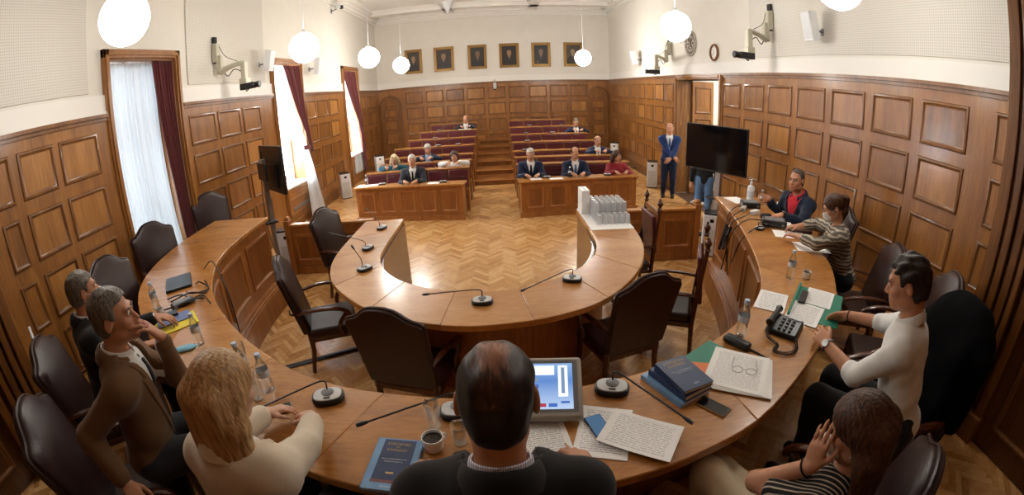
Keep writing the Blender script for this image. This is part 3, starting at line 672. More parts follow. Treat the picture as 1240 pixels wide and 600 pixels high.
# ---- portraits, plaque, clock
def canvas(name,skin,coat,bg):
    return plain(name,bg,.6,noise=.4,nscale=6)
tones=[((150,118,84),(60,46,32)),((138,104,74),(48,30,22)),((120,92,70),(44,40,34)),((152,116,84),(36,28,22)),((128,100,78),(34,28,26)),((150,126,98),(70,62,48))]
PX=[(-3.293,-2.651),(-2.2,-1.462),(-.944,-.253),(.21,.934),(1.395,2.1),(2.594,3.316)]
PL=['gilt framed portrait at the left end of the row, behind a globe lamp','gilt framed portrait, second from the left end of the row','gilt framed portrait with a dark green ground, third from the left','gilt framed portrait with a broad pale face, fourth from the left','gilt framed portrait with a pale hand low down, fifth from the left','gilt framed portrait at the right end of the row, behind a globe lamp']
for i,(x0,x1) in enumerate(PX):
    zc=3.84; w=x1-x0; h=.92; e=empty('framed_portrait',((x0+x1)/2,YB-.002,zc),0,PL[i],'painting','framed portraits on the back wall')
    mb=MB()
    for d0,d1,dp in((0,.05,.05),(.05,.085,.035),(.085,.1,.045)):
        for a,b,c,dd in((-w/2+d0,w/2-d0,h/2-d1,h/2-d0),(-w/2+d0,w/2-d0,-h/2+d0,-h/2+d1),(-w/2+d0,-w/2+d1,-h/2+d0,h/2-d0),(w/2-d1,w/2-d0,-h/2+d0,h/2-d0)): mb.box(a,b,-dp,0,c,dd)
    mb.build('frame',M['brass'],e,bevel=.004)
    sk,bg=tones[i]
    ms=[plain('portrait_ground_%d'%i,rgb(*bg),.5,noise=.35,nscale=5),plain('portrait_coat_%d'%i,rgb(34,28,24),.5,noise=.2),plain('portrait_face_%d'%i,rgb(*sk),.5,noise=.25,nscale=14),plain('portrait_hair_%d'%i,rgb(90,80,66),.5)]
    mb=MB(); mb.add([(-w/2+.1,-.012,-h/2+.1),(w/2-.1,-.012,-h/2+.1),(w/2-.1,-.012,h/2-.1),(-w/2+.1,-.012,h/2-.1)],[(0,1,2,3)],0)
    def blob(cx,cz,rx,rz,m,d,half=False):
        n=20; P=[(cx+rx*math.cos(2*PI*k/n),-.012-d,max(-h/2+.1,cz+rz*math.sin(2*PI*k/n))) for k in range(n)]; mb.add(P,[tuple(range(n))],m)
    dx=random.uniform(-.02,.02); s=w/.7
    blob(dx,-.3,.22*s,.27,1,.001); blob(dx,-.02,.045,.07,2,.0012); blob(dx,.165,.088*s,.06,3,.0014); blob(dx,.09,.078*s,.105,2,.002); blob(dx+.0,-.1,.035,.05,3,.0022)
    if i==4: blob(dx-.12,-.27,.035,.025,2,.003)
    mb.build('canvas',ms,e,smooth=False)
pq=empty('wall_plaque',(XR-.004,9.42,3.58),0,'round ornate grey plaque on the right wall beside a globe lamp','plaque')
Ry=roty(-PI/2)
mb=MB(); mb.lathe([(.0,0),(.29,0),(.29,.03),(.27,.045),(.25,.03),(.24,.018),(.19,.018),(.18,.035),(.165,.02),(.0,.02)],40,R=Ry,caps=False); mb.build('disc',plain('plaque_relief',rgb(176,168,156),.6,noise=.3,nscale=25),pq)
mb=MB()
M['bronze']=plain('plaque_bronze',rgb(112,100,84),.5,metal=.4)
for k in range(20): a=2*PI*k/20; mb=MB(); mb.ball((-.026,.215*math.cos(a),.215*math.sin(a)),(.012,.022,.022),8); mb.build('rim_boss',M['bronze'],pq)
for k in range(8): a=2*PI*k/8; mb=MB(); mb.ball((-.026,.12*math.cos(a),.12*math.sin(a)),(.014,.02,.04 if k%2 else .025),8); mb.build('leaf_boss',M['bronze'],pq)
mb=MB(); mb.ball((-.022,0,.01),(.03,.06,.09),12); mb.ball((-.03,0,.09),(.02,.03,.03),10); mb.build('centre_relief',M['bronze'],pq)
ck=empty('wall_clock',(XR-.004,8.27,3.31),0,'small round wall clock with a wooden rim above the open doorway','clock')
mb=MB(); mb.lathe([(.135,0),(.175,0),(.178,.03),(.16,.05),(.14,.04),(.135,.02)],36,R=Ry,caps=False); mb.build('rim',M['oak_mould'],ck)
mb=MB(); mb.lathe([(.0,.015),(.14,.015)],36,R=Ry,caps=False); mb.build('dial',M['trim_white'],ck)
for k in range(12): a=2*PI*k/12; mb=MB(); mb.cbox((-.018,.115*math.cos(a),.115*math.sin(a)),(.002,.006,.022),R=rotx(a-PI/2)); mb.build('hour_mark',M['black'],ck)
for L,a in((.07,.6),(.1,2.2)): mb=MB(); mb.cbox((-.021,.5*L*math.sin(a),.5*L*math.cos(a)),(.002,.007,L),R=rotx(-a)); mb.build('hand',M['black'],ck)

# ---- robotic camera arms on the walls
def cam_arm(s,y,zt,dy,label):
    x=XL+.036 if s>0 else XR-.036; e=empty('camera_arm',(x,y,zt),0,label,'camera arm','wall camera arms')
    mb=MB(); mb.cbox((s*.05,0,-.1),(.1,.12,.3)); mb.cbox((s*.11,0,-.3),(.1,.09,.3)); mb.build('wall_box',M['beige'],e,bevel=.01)
    
    for zz,w_ in((.12,.05),(-.22,.07)): mb=MB(); mb.cbox((s*(w_/2+.001),.0,zz),(w_,.09,.1)); mb.build('junction',M['black'],e,bevel=.006)
    P=[(s*.1,0,-.42),(s*.3,dy*.5,-.36),(s*.5,dy,-.33)]
    mb=MB(); mb.tube(P,[.075,.055,.05],4,flat=.8); mb.build('boom',M['beige'],e,bevel=.01)
    mb=MB(); mb.cbox((s*.5,dy,-.47),(.09,.09,.3)); mb.cbox((s*.5,dy,-.64),(.14,.14,.1)); mb.build('pan_head',M['beige'],e,bevel=.012)
    mb=MB(); mb.cbox((s*.56,dy-.02,-.73),(.26,.1,.1)); mb.lathe([(.045,0),(.05,.06),(.055,.1)],16,(s*.69,dy-.02,-.73),R=roty(s*PI/2)); mb.build('camera',M['black'],e,bevel=.008)
    mb=MB(); mb.tube(catmull([(s*.06,.03,-.2),(s*.2,dy*.3+.02,-.5),(s*.34,dy*.6,-.42),(s*.44,dy+.05,-.5),(s*.47,dy+.06,-.7),(s*.5,dy+.02,-.8),(s*.56,dy,-.78)],6),.008,6); mb.tube(catmull([(s*.1,.02,.0),(s*.2,dy*.4,-.18),(s*.4,dy*.8,-.3)],6),.005,6); mb.build('cable',M['black'],e)
cam_arm(1,6.33,3.72,.12,'jointed camera arm on the left wall between the two nearer windows')
cam_arm(-1,6.2,3.82,-.1,'large jointed camera arm on the right wall above the television')
cam_arm(-1,10.62,3.66,-.35,'jointed camera arm on the right wall left of the round plaque')
# loudspeakers
def speaker(s,y,z,tilt,label):
    x=XL if s>0 else XR; e=empty('loudspeaker',(x,y,z),0,label,'loudspeaker','white wall loudspeakers')
    mb=MB(); mb.cbox((s*.24,0,0),(.14,.2,.4),R=roty(s*tilt)); b=mb.build('cabinet',M['white_plastic'],e,bevel=.012)
    mb=MB(); mb.cbox((s*.312,0,-.005),(.004,.17,.36),R=roty(s*tilt)); mb.build('grille',M['lightgrey'],b)
    mb=MB(); mb.tube([(0,0,-.05),(s*.2,0,-.04)],.018); mb.cbox((s*.012,0,-.05),(.024,.07,.1)); mb.build('bracket',M['grey'],e,bevel=.004)
speaker(1,7.9,3.52,.2,'white loudspeaker left of the middle window'); speaker(1,10.4,3.5,.2,'white loudspeaker right of the middle window')
speaker(-1,13.0,3.46,.2,'white loudspeaker on the right wall near the back corner'); speaker(-1,4.95,3.5,.2,'white loudspeaker on the right wall above the panelling near the camera')
e=empty('security_camera',(XL,12.2,5.3),0,'small box security camera high on the left wall','camera'); mb=MB(); mb.cbox((.2,0,0),(.12,.26,.12),R=rotz(.5)); mb.build('body',M['lightgrey'],e,bevel=.01)
mb=MB(); mb.cbox((.27,.12,0),(.1,.08,.11),R=rotz(.5)); mb.build('lens_hood',M['black'],e,bevel=.008)
mb=MB(); mb.tube([(0,0,-.1),(.1,0,-.08),(.19,0,-.05)],.015); mb.cbox((.01,0,-.1),(.02,.08,.12)); mb.build('bracket',M['grey'],e)
e=empty('security_camera',(0,YB,2.72),0,'small grey camera above the central panel of the back wall','camera'); mb=MB(); mb.lathe([(.05,-.12),(.07,-.06),(.07,.08),(.04,.12)],16,(0,-.12,0)); mb.build('body',M['lightgrey'],e); mb=MB(); mb.tube([(0,0,.25),(0,-.1,.2),(0,-.12,.1)],.012); mb.build('bracket',M['grey'],e)
mb=MB(); mb.ball((0,-.125,-.12),.045,12); mb.build('lens',M['black_gloss'],e)
# floor cable cover and cable
tag((lambda m:(m.tube([(-2.55,3.32,.012),(-1.5,3.9,.012)],.035,8,flat=.35,up=(0,0,1)),m.build('cable_cover',M['black']))[1])(MB()),'black cable cover strip on the parquet beside the left armchair','cable cover')
tag((lambda m:(m.tube(catmull([(-2.79,4.74,.012),(-2.7,4.62,.012),(-2.5,4.72,.012),(-2.2,4.5,.012)],6),.012,6),m.build('floor_cable',M['black']))[1])(MB()),'black cable lying on the parquet at the foot of the left desk','cable')
e=empty('leaning_pole',(-3.2,1.5,TIER),0,'white topped wooden pole leaning beside the chair of the masked man','pole')
mb=MB(); mb.tube([(-.02,.02,1.14),(.24,-.12,.72)],.013,10); mb.build('white_shaft',M['white_plastic'],e); mb=MB(); mb.tube([(.24,-.12,.72),(.66,-.34,.0)],.012,10); mb.build('wooden_shaft',M['oak'],e)
# ------------------------------------------------------------------ things on the desks
def printed(name,sx,sy,rows,base=(250,250,248),ink=(196,196,200),cols=0):
    """paper with rows of small grey print inside the margins"""
    N=NT(name); p=N.bsdf(Roughness=.8); co=N.n('ShaderNodeTexCoord'); sp=N.n('ShaderNodeSeparateXYZ'); N.l(co.outputs['Object'],sp.inputs[0])
    x,y=sp.outputs[0],sp.outputs[1]
    r=N.math('MULTIPLY',y,rows/sy); fr=N.math('FRACT',N.math('ADD',r,50.0)); on=N.math('LESS_THAN',fr,.42)
    cb=N.n('ShaderNodeCombineXYZ'); N.l(N.math('MULTIPLY',x,90.0),cb.inputs[0]); N.l(N.math('FLOOR',r),cb.inputs[1])
    nz=N.n('ShaderNodeTexNoise',Scale=1.0,Detail=1.0); N.l(cb.outputs[0],nz.inputs['Vector']); wd=N.math('GREATER_THAN',nz.outputs['Fac'],.44)
    mx=N.math('LESS_THAN',N.math('ABSOLUTE',x),sx*.4); my=N.math('LESS_THAN',N.math('ABSOLUTE',y),sy*.42)
    cb2=N.n('ShaderNodeCombineXYZ'); N.l(N.math('FLOOR',N.math('DIVIDE',r,5.0)),cb2.inputs[1]); n2=N.n('ShaderNodeTexNoise',Scale=3.0); N.l(cb2.outputs[0],n2.inputs['Vector'])
    k=N.math('MULTIPLY',N.math('MULTIPLY',on,wd),N.math('MULTIPLY',mx,my))
    c=N.n('ShaderNodeMix',data_type='RGBA'); N.l(k,c.inputs[0]); c.inputs[6].default_value=rgb(*base); c.inputs[7].default_value=rgb(*ink); N.l(c.outputs[2],p.inputs['Base Color']); return N.m
M['print']=printed('printed_page',.21,.297,25); M['table_print']=printed('printed_table_page',.297,.21,17,ink=(206,206,210))
def sheet(name,label,cx,cy,z,rz,w,h,mat=None,cat='paper',t=.0012,curl=0):
    mb=MB(); nx=8; v=[]
    for i in range(nx+1):
        x=-w/2+w*i/nx; k=curl*((i/nx-.5)*2)**2
        for y in(-h/2,h/2): v+=[(x,y,k),(x,y,k+t)]
    f=[]
    for i in range(nx):
        a=4*i;b=a+4; f+=[(a+1,b+1,b+3,a+3),(a,a+2,b+2,b),(a,b,b+1,a+1),(a+2,a+3,b+3,b+2)]
    f+=[(0,1,3,2),(4*nx,4*nx+2,4*nx+3,4*nx+1)]
    mb.add(v,f); o=mb.build(name,mat or M['paper'],smooth=False,loc=(cx,cy,z),rz=rz); return tag(o,label,cat)
def text(s,size,mat,parent,loc,rot=(0,0,0),name='lettering',align='CENTER'):
    c=bpy.data.curves.new(name,'FONT'); c.body=s; c.size=size; c.align_x=align; c.align_y='CENTER'; c.extrude=.0002
    t=bpy.data.objects.new(name+'_src',c); COL.objects.link(t); bpy.context.view_layer.update()
    me=bpy.data.meshes.new_from_object(t.evaluated_get(bpy.context.evaluated_depsgraph_get())); bpy.data.objects.remove(t); bpy.data.curves.remove(c)
    me.materials.clear(); me.materials.append(mat); o=bpy.data.objects.new(name,me); COL.objects.link(o); o.parent=parent; o.location=loc; o.rotation_euler=rot; return o
def microphone(x,y,z,tip,label,rz=0,s=1.0):
    e=empty('conference_microphone',(x,y,z),0,label,'microphone','gooseneck conference microphones')
    R=rotz(rz)
    def oval(a,b,n=28): return [tuple((R@V(a*math.copysign(abs(math.cos(t))**.75,math.cos(t)),b*math.copysign(abs(math.sin(t))**.75,math.sin(t)),0))[:2]) for t in [2*PI*k/n for k in range(n)]]
    a,b=.078*s,.058*s
    mb=MB(); mb.prism(oval(a,b),0,.028*s); mb.build('base',M['black'],e,bevel=.008)
    mb=MB(); mb.prism(oval(a*.88,b*.86),.028*s,.034*s); mb.build('top_plate',M['lightgrey'],e,bevel=.003)
    mb=MB(); g=R@V(0,.012*s,0); mb.lathe([(.03*s,.034*s),(.03*s,.037*s),(.024*s,.04*s),(.0,.041*s)],20,(g[0],g[1],0)); mb.build('speaker_grille',M['grey'],e)
    mb=MB(); c=R@V(0,-.034*s,.036*s); mb.cbox(c,(.03*s,.008*s,.003),R=R); mb.build('talk_button',M['black'],e)
    t=V(*tip)-V(x,y,z); b0=R@V(0,.03*s,.036*s)
    P=catmull([b0,b0+V(0,0,.05*s)+t*.04,b0*.55+t*.45+V(0,0,.035*s),t],8)
    mb=MB(); mb.tube(P,.0042*s,8); st=mb.build('gooseneck',M['black'],e)
    d=unit(P[-1]-P[-3]); mb=MB(); mb.tube([t-d*.005,t+d*.02*s,t+d*.045*s],[.006*s,.0095*s,.008*s],10); mb.build('capsule',M['black'],st)
    return e
T=DZT
microphone(-.83,1.53,T,(-1.12,1.33,1.27),'microphone on the outer desk in front of the blonde woman',.25)
microphone(-.22,1.44,T,(-.55,1.25,1.32),'microphone on the outer desk partly behind the bald head',.1)
microphone(.45,1.53,T,(.67,1.22,1.27),'microphone right of the touch screen with its stem bent to the right',-.25)
microphone(-1.45,5.08,IZ,(-1.72,5.44,1.1),'farthest microphone on the left arm of the inner table',1.3,.95)
microphone(-1.43,4.36,IZ,(-1.86,4.45,1.1),'middle microphone on the left arm of the inner table',1.2,.95)
microphone(-1.3,3.77,IZ,(-1.4,3.84,1.12),'nearest microphone on the left bend of the inner table',.9)
microphone(-.17,3.0,IZ,(-.54,2.86,1.09),'microphone at the centre of the inner table with its stem bent left',0,1.05)
microphone(.56,3.32,IZ,(.15,2.87,1.09),'microphone on the right bend of the inner table',-.3,1.05)
microphone(-2.42,8.92,.735,(-2.16,8.82,.9),'microphone at the left end of the left bench desk',0)
microphone(-1.12,8.74,.735,(-.72,8.62,.85),'microphone at the right end of the left bench desk',0)
microphone(.95,8.68,.735,(1.35,8.45,.86),'microphone before the left man at the right bench desk',0)
microphone(2.2,8.76,.735,(2.72,8.62,.9),'microphone before the woman in red',0)
microphone(2.5,3.62,T,(2.7,3.36,1.26),'microphone among the white sheets on the right of the outer desk',.6,.8)
k=0
for side,row,u,dx in((1,2,.12,.3),(1,3,.18,.3),(1,4,.55,-.2),(1,5,.3,.25),(1,5,.8,.2),(0,3,.55,.3),(0,4,.4,.25),(0,3,.8,.25),(1,4,.2,.28),(0,5,.35,.2)):
    x0,x1=((RL[row],-.64),(.4,RR[row]))[side]; x=x0+u*(x1-x0); y=ROWY[row]+.08; z=ROWZ[row]
    microphone(x,y,z,(x+dx,y-.08,z+.13),'microphone on the ledge of the %s row %s of the steps, %s'%(ORD[row],('left','right')[side],('towards its left end','near its middle','towards its right end')[0 if u<.38 else 1 if u<.62 else 2]))
# bottles
def bottle(x,y,z,label,s=1.0,lean=0):
    e=empty('water_bottle',(x,y,z),0,label,'bottle','plastic water bottles')
    mb=MB(); mb.lathe([(r*s,h*s) for r,h in [(.022,0),(.03,.004),(.032,.012),(.031,.03),(.0315,.06),(.029,.075),(.0315,.09),(.032,.12),(.0305,.14),(.022,.168),(.0145,.184),(.0135,.2)]],24); mb.build('body',M['pet'],e)
    mb=MB(); mb.lathe([(r*s,h*s) for r,h in [(.0322,.095),(.0326,.097),(.0326,.128),(.0322,.13)]],24,caps=False); mb.build('paper_label',M['label'],e)
    mb=MB(); mb.lathe([(r*s,h*s) for r,h in [(.0155,.196),(.016,.2),(.016,.214),(.0145,.218)]],20); mb.build('cap',M['cap_blue'],e)
    return e
bottle(-1.89,1.97,T,'water bottle beside the pale blue face mask'); bottle(-1.36,1.66,T,'water bottle beside a tall glass, left of the pair near the blonde woman'); bottle(-1.17,1.57,T,'water bottle right of the pair near the blonde woman'); bottle(-2.71,2.46,T,'water bottle beside the closed laptop')
bottle(1.27,1.85,T,'water bottle between the eyeglass case and the telephone',1.02); bottle(2.07,2.5,T,'water bottle beside the small cup on the right of the desk'); bottle(-2.78,9.0,.735,'water bottle at the left end of the left bench desk'); bottle(1.4,8.62,.735,'water bottle before the bald man at the right bench desk'); bottle(3.08,4.5,T+.0,'small water bottle held by the man in the red polo shirt',.85)
def tumbler(x,y,z,label,h=.14,r=.03):
    mb=MB(); mb.lathe([(0,.008),(r*.8,.008),(r,h),(r*1.06,h),(r*.9,0),(0,0)],24,caps=False); return tag(mb.build('drinking_glass',M['glass'],loc=(x,y,z)),label,'glass','drinking glasses')
tumbler(-1.2,1.5,T,'tall glass in front of the pair of bottles near the blonde woman'); tumbler(-1.43,1.78,T,'tall glass behind the pair of bottles near the blonde woman'); tumbler(-.31,1.35,T,'tall glass behind the coffee cup'); tumbler(-.2,1.26,T,'glass right of the coffee cup, beside the bald head',.1)
def cup(x,y,z,label,s=1.0,ha=0):
    e=empty('coffee_cup',(x,y,z),0,label,'cup','white coffee cups')
    mb=MB(); mb.lathe([(r*s,h*s) for r,h in [(0,.0),(.026,0),(.031,.006),(.036,.03),(.037,.058),(.034,.058),(.032,.03),(.026,.008),(0,.008)]],28,caps=False); mb.build('body',M['china'],e)
    mb=MB(); mb.lathe([(0,.047*s),(.0335*s,.047*s)],24,caps=False); mb.build('coffee',M['coffee'],e)
    mb=MB(); a=ha; P=[((.034+.02*math.sin(t))*s,0,(.03+.016*math.cos(t))*s) for t in np.linspace(.25,PI-.25,9)]; mb.tube([rotz(a)@V(*p) for p in P],.004*s,8); mb.build('handle',M['china'],e)
    return e
cup(-.3,1.23,T,'white cup of black coffee between the blue book and the bald man',1.15,.8); cup(2.21,2.47,T,'small white cup beside a water bottle on the right',.95,.3); cup(-2.58,2.36,T,'small white cup beside the bottle and laptop on the left',.85)
# books
M['navy']=plain('navy_book_cover',rgb(34,56,98),.4,noise=.1); M['skyblue']=plain('sky_blue_cover',rgb(120,164,208),.4,noise=.15,nscale=9); M['pages']=plain('book_pages',rgb(232,226,212),.8); M['gold']=plain('gold_lettering',rgb(214,180,110),.4); M['white_ink']=plain('white_lettering',rgb(226,232,240),.5); M['rust']=plain('rust_band',rgb(120,70,74),.5)
def book(name,label,x,y,z,rz,w,h,t,cover,title=None,group=None):
    e=empty(name,(x,y,z),rz,label,'book',group)
    mb=MB(); mb.box(-w/2,w/2,-h/2,h/2,0,.003); mb.box(-w/2,w/2,-h/2,h/2,t-.003,t); mb.box(-w/2,-w/2+.003,-h/2,h/2,0,t); mb.build('cover',cover,e,bevel=.001)
    mb=MB(); mb.box(-w/2+.003,w/2-.004,-h/2+.004,h/2-.004,.003,t-.003); mb.build('pages',M['pages'],e,smooth=False)
    if title:
        for s,yy,sz,mt in title: text(s,sz,M[mt],e,(0.004,yy*h,t+.0004))
    return e
TT=[('ΣΥΝΤΑΓΜΑ',.38,.021,'gold'),('ΤΗΣ',.32,.011,'gold'),('ΕΛΛΑΔΟΣ',.26,.021,'gold'),('Όπως αναθεωρήθηκε με το',.08,.0095,'white_ink'),('ψήφισμα της Βουλής',.03,.0095,'white_ink')]
b=book('blue_book','blue book with gold title lying left of the bald man',-.445,1.13,T,-.09,.185,.27,.018,M['skyblue'])
mb=MB(); mb.box(-.062,.066,-.085,.128,.018,.0188); pc=mb.build('title_panel',M['navy'],b,smooth=False)
for s,yy,sz,mt in TT: text(s,sz*.8,M[mt],b,(0,yy*.27,.0193))
mb=MB(); mb.box(-.064,.066,-.1,-.085,.018,.0186); mb.build('photo_band',M['rust'],b,smooth=False)
mb=MB(); mb.cbox((0,-.05,.0192),(.03,.008,.0006)); mb.build('emblem',M['gold'],b); text('ΒΟΥΛΗ',.011,M['white_ink'],b,(0,-.118,.0186),name='imprint')
book('hardback_book','pale blue hardback at the bottom of the stack of books',.745,1.51,T,.42,.19,.27,.022,M['skyblue'],None,'stack of books'); book('hardback_book','navy hardback in the middle of the stack of books',.765,1.51,T+.0225,.4,.175,.25,.03,M['navy'],None,'stack of books')
book('hardback_book','navy hardback with gold title on top of the stack of books',.775,1.505,T+.053,.27,.165,.235,.022,M['navy'],TT+[('2019',-.38,.012,'white_ink')],'stack of books')
# touch screen console
cs=empty('touch_screen_console',(.115,1.47,T),-.09,'grey desk console with a lit touch screen before the bald man','screen')
Rt=rotx(math.radians(27)); L=lambda x,y,z: tuple(Rt@V(x,y,z)+V(0,0,.088))
mb=MB(); mb.cbox((0,0,.088),(.37,.285,.045),R=Rt); mb.build('housing',plain('console_grey',rgb(168,162,152),.45),cs,bevel=.014,seg=3)
mb=MB(); mb.box(-.15,.15,-.02,.1,0.001,.07); mb.build('foot',M['grey'],cs,bevel=.006)
def scrm():
    N=NT('lit_touch_screen'); co=N.n('ShaderNodeTexCoord'); sp=N.n('ShaderNodeSeparateXYZ'); N.l(co.outputs['Object'],sp.inputs[0])
    c=N.ramp(N.math('ADD',N.math('MULTIPLY',sp.outputs[1],3.5),.5),[(.1,rgb(190,212,240)),(.55,rgb(96,136,200)),(.9,rgb(150,186,226))]); e=N.n('ShaderNodeEmission',Strength=.75); N.l(c,e.inputs[0]); N.l(e.outputs[0],N.out.inputs[0]); return N.m
def slate(name,x0,x1,y0,y1,mat,d=.0):
    mb=MB(); z=.0232+d; mb.add([L(x0,y0,z),L(x1,y0,z),L(x1,y1,z),L(x0,y1,z)],[(0,1,2,3)]); return mb.build(name,mat,cs,smooth=False)
slate('bezel',-.165,.165,-.115,.125,M['grey'],-.0002); scn=slate('display',-.15,.145,-.1,.11,scrm())
sc_w=emis('screen_white',(.86,.92,1,1),.8); sc_b=emis('screen_button_blue',rgb(70,104,176),.8); sc_r=emis('screen_button_red',rgb(170,60,80),.8); sc_g=emis('screen_button_grey',rgb(120,140,170),.8)
slate('screen_header',-.14,.07,.055,.1,sc_w,.0003); slate('screen_slider',.085,.125,-.045,.1,sc_w,.0003); slate('screen_slider_groove',.098,.112,-.03,.09,sc_g,.0005)
for i in range(4):
    for j in range(2): slate('screen_button',-.08+.05*j,-.045+.05*j,.025-.03*i,.042-.03*i,sc_g if (i+j)%2 else sc_b,.0003)
slate('screen_button',.0,.035,-.09,-.074,sc_r,.0003); slate('screen_button',.045,.08,-.09,-.074,sc_b,.0003); slate('screen_button',.095,.13,-.075,-.065,sc_b,.0003)
# papers
sheet('printed_paper','printed sheet under the hand of the bald man',.12,1.215,T+.001,.12,.21,.297,M['print']); sheet('printed_paper','printed sheet beneath the phone right of the bald man',.36,1.27,T+.003,-.32,.21,.297,M['print']); sheet('printed_paper','sheet with a printed table overhanging the desk edge',.495,1.21,T+.02,-.6,.297,.21,M['table_print'],curl=.004)
def phone(x,y,z,rz,label,case=None,lit=False):
    e=empty('mobile_phone',(x,y,z),rz,label,'phone'); mb=MB(); mb.cbox((0,0,.0045),(.074,.15,.009)); mb.build('body',case or M['black'],e,bevel=.004,seg=3)
    mb=MB(); mb.add([(-.033,-.071,.0093),(.033,-.071,.0093),(.033,.071,.0093),(-.033,.071,.0093)],[(0,1,2,3)]); mb.build('screen',M['black_gloss'] if not lit else emis('phone_screen',rgb(90,120,150),.5),e,smooth=False); return e
phone(.345,1.29,T+.005,.25,'phone with a lit screen partly under the table sheet',M['navy'],True); phone(.86,1.325,T,.62,'black phone in a gold rimmed case at the desk edge',plain('gold_phone_case',rgb(150,112,70),.35)); phone(-1.06,1.42,T,-1.0,'dark phone under the hands of the blonde woman')
# right hand group
M['green']=plain('green_folder_card',rgb(22,128,104),.5); M['orange']=plain('orange_card',rgb(226,126,70),.6)
sheet('card_folder','green card folder under the papers and eyeglasses',1.0,1.66,T+.001,.55,.3,.24,M['green'],'folder',.004); sheet('orange_card','orange card sticking out beside the green folder',.96,1.59,T+.006,-.35,.2,.1,M['orange'],'card',.001)
for i,(dx,dy,dr,lb) in enumerate(((.015,-.02,-.55,'lowest white sheet of the fan of papers under the eyeglasses'),(.005,-.005,-.6,'middle white sheet of the fan of papers under the eyeglasses'),(0,.01,-.64,'top white sheet carrying the eyeglasses'))): sheet('white_paper',lb,1.09+dx,1.53+dy,T+.008+.0025*i,dr,.297,.33,M['paper'] if i<2 else printed('faint_print',.297,.33,40,ink=(205,205,208)),curl=.002)
eg=empty('eyeglasses',(1.1,1.5,T+.016),-.55,'thin rimmed eyeglasses lying on the white papers','glasses')
for s in(-1,1):
    mb=MB(); mb.tube([(s*.034+.026*math.cos(t),0+.0,.019+.017*math.sin(t)) for t in np.linspace(0,2*PI,17)],.0012,6); mb.build('rim',M['black'],eg)
    mb=MB(); mb.tube(catmull([(s*.06,0,.025),(s*.066,.03,.02),(s*.06,.09,.006),(s*.058,.13,.001)],5),.0014,6); mb.build('temple',M['black'],eg)
mb=MB(); mb.tube(catmull([(-.009,0,.02),(0,.002,.025),(.009,0,.02)],4),.0012,6); mb.build('bridge',M['steel'],eg)
mb=MB(); mb.cbox((0,0,.022),(.165,.062,.042)); tag(mb.build('eyeglass_case',M['black'],bevel=.018,seg=4,loc=(1.2,1.765,T),rz=-1.05),'black eyeglass case beside the green folder','case')
mb=MB(); mb.tube([(0,-.07,.006),(0,.05,.006),(0,.066,.006),(0,.074,.006)],[.0045,.0055,.004,.0015],8); tag(mb.build('pen',M['black'],loc=(1.28,1.65,T),rz=.47),'black pen lying between the papers and the telephone','pen')
# telephone
tp=empty('desk_telephone',(1.56,1.83,T),-.9,'black desk telephone with a coiled cord','telephone')
mb=MB(); mb.add([(-.1,-.085,0),(.1,-.085,0),(.1,.085,0),(-.1,.085,0),(-.095,-.08,.03),(.095,-.08,.03),(.095,.08,.065),(-.095,.08,.065)],[(3,2,1,0),(4,5,6,7),(0,1,5,4),(1,2,6,5),(2,3,7,6),(3,0,4,7)]); mb.build('body',M['black'],tp,bevel=.01)
mb=MB(); mb.tube(catmull([(-.075,-.095,.075),(-.075,-.06,.083),(-.075,.0,.085),(-.075,.06,.09),(-.075,.09,.088)],4),[.024,.024,.022]+[.017]*(17-6)+[.022,.024,.022],10); mb.build('handset',M['black'],tp)
for i in range(4):
    for j in range(3): mb=MB(); mb.cbox((-.02+.032*j,-.05+.03*i,.04+.0067*i+.004),(.02,.016,.006)); mb.build('key',M['grey'],tp,bevel=.002)
mb=MB(); mb.cbox((.04,.068,.066),(.08,.02,.004),R=rotx(.2)); mb.build('display',M['lightgrey'],tp)
P=[]; base=catmull([(-.075,-.1,.05),(-.05,-.15,.02),(.02,-.19,.014),(.03,-.26,.014),(.1,-.24,.014),(.13,-.17,.014),(.1,-.09,.02)],40)
for i,p in enumerate(base): a=i*.9; P.append(p+V(.009*math.cos(a),0,.009*math.sin(a)))
mb=MB(); mb.tube(P,.003,5); mb.build('coiled_cord',M['black'],tp)
# booklet, open folder, sheets
sheet('white_booklet','white booklet on the desk behind the telephone',1.7,2.19,T,-.72,.2,.29,printed('booklet_cover',.2,.29,14,ink=(190,190,190)),'booklet',.006)
fo=empty('open_folder',(2.0,2.06,T),.78,'open green folder with papers before the man in white','folder')
mb=MB(); mb.box(-.26,.26,-.17,.17,0,.003); mb.box(-.26,.26,.155,.17,0,.03); mb.build('cover',M['green'],fo)
mb=MB(); mb.cbox((.05,.11,.016),(.2,.05,.016)); mb.build('spring_clip',M['black'],fo,bevel=.004)
sheet('printed_paper','printed page in the upper half of the open green folder',2.09,2.15,T+.004,.74-PI/2,.2,.28,M['print']); sheet('printed_paper','printed page held by the man in white',1.83,1.98,T+.006,.7-PI/2,.22,.3,M['print'])
sheet('white_paper','white sheet nearest the water bottle before the masked woman',2.73,3.06,T+.001,-.38,.33,.24); sheet('white_paper','white sheet under the thin microphone before the masked woman',2.73,3.42,T+.001,-.42,.33,.22); sheet('white_paper','white sheet under the hand of the man in the red polo shirt',2.86,3.82,T+.001,-.35,.3,.22)
mb=MB(); mb.cbox((0,0,.012),(.24,.1,.022)); tag(mb.build('brown_notebook',plain('brown_cover',rgb(92,60,52),.5),bevel=.004,loc=(2.93,3.5,T),rz=-.45),'brown notebook under the arm of the masked woman','notebook')
sheet('white_paper','white paper at the far right end of the outer desk',2.86,4.74,T+.001,.1,.22,.3)
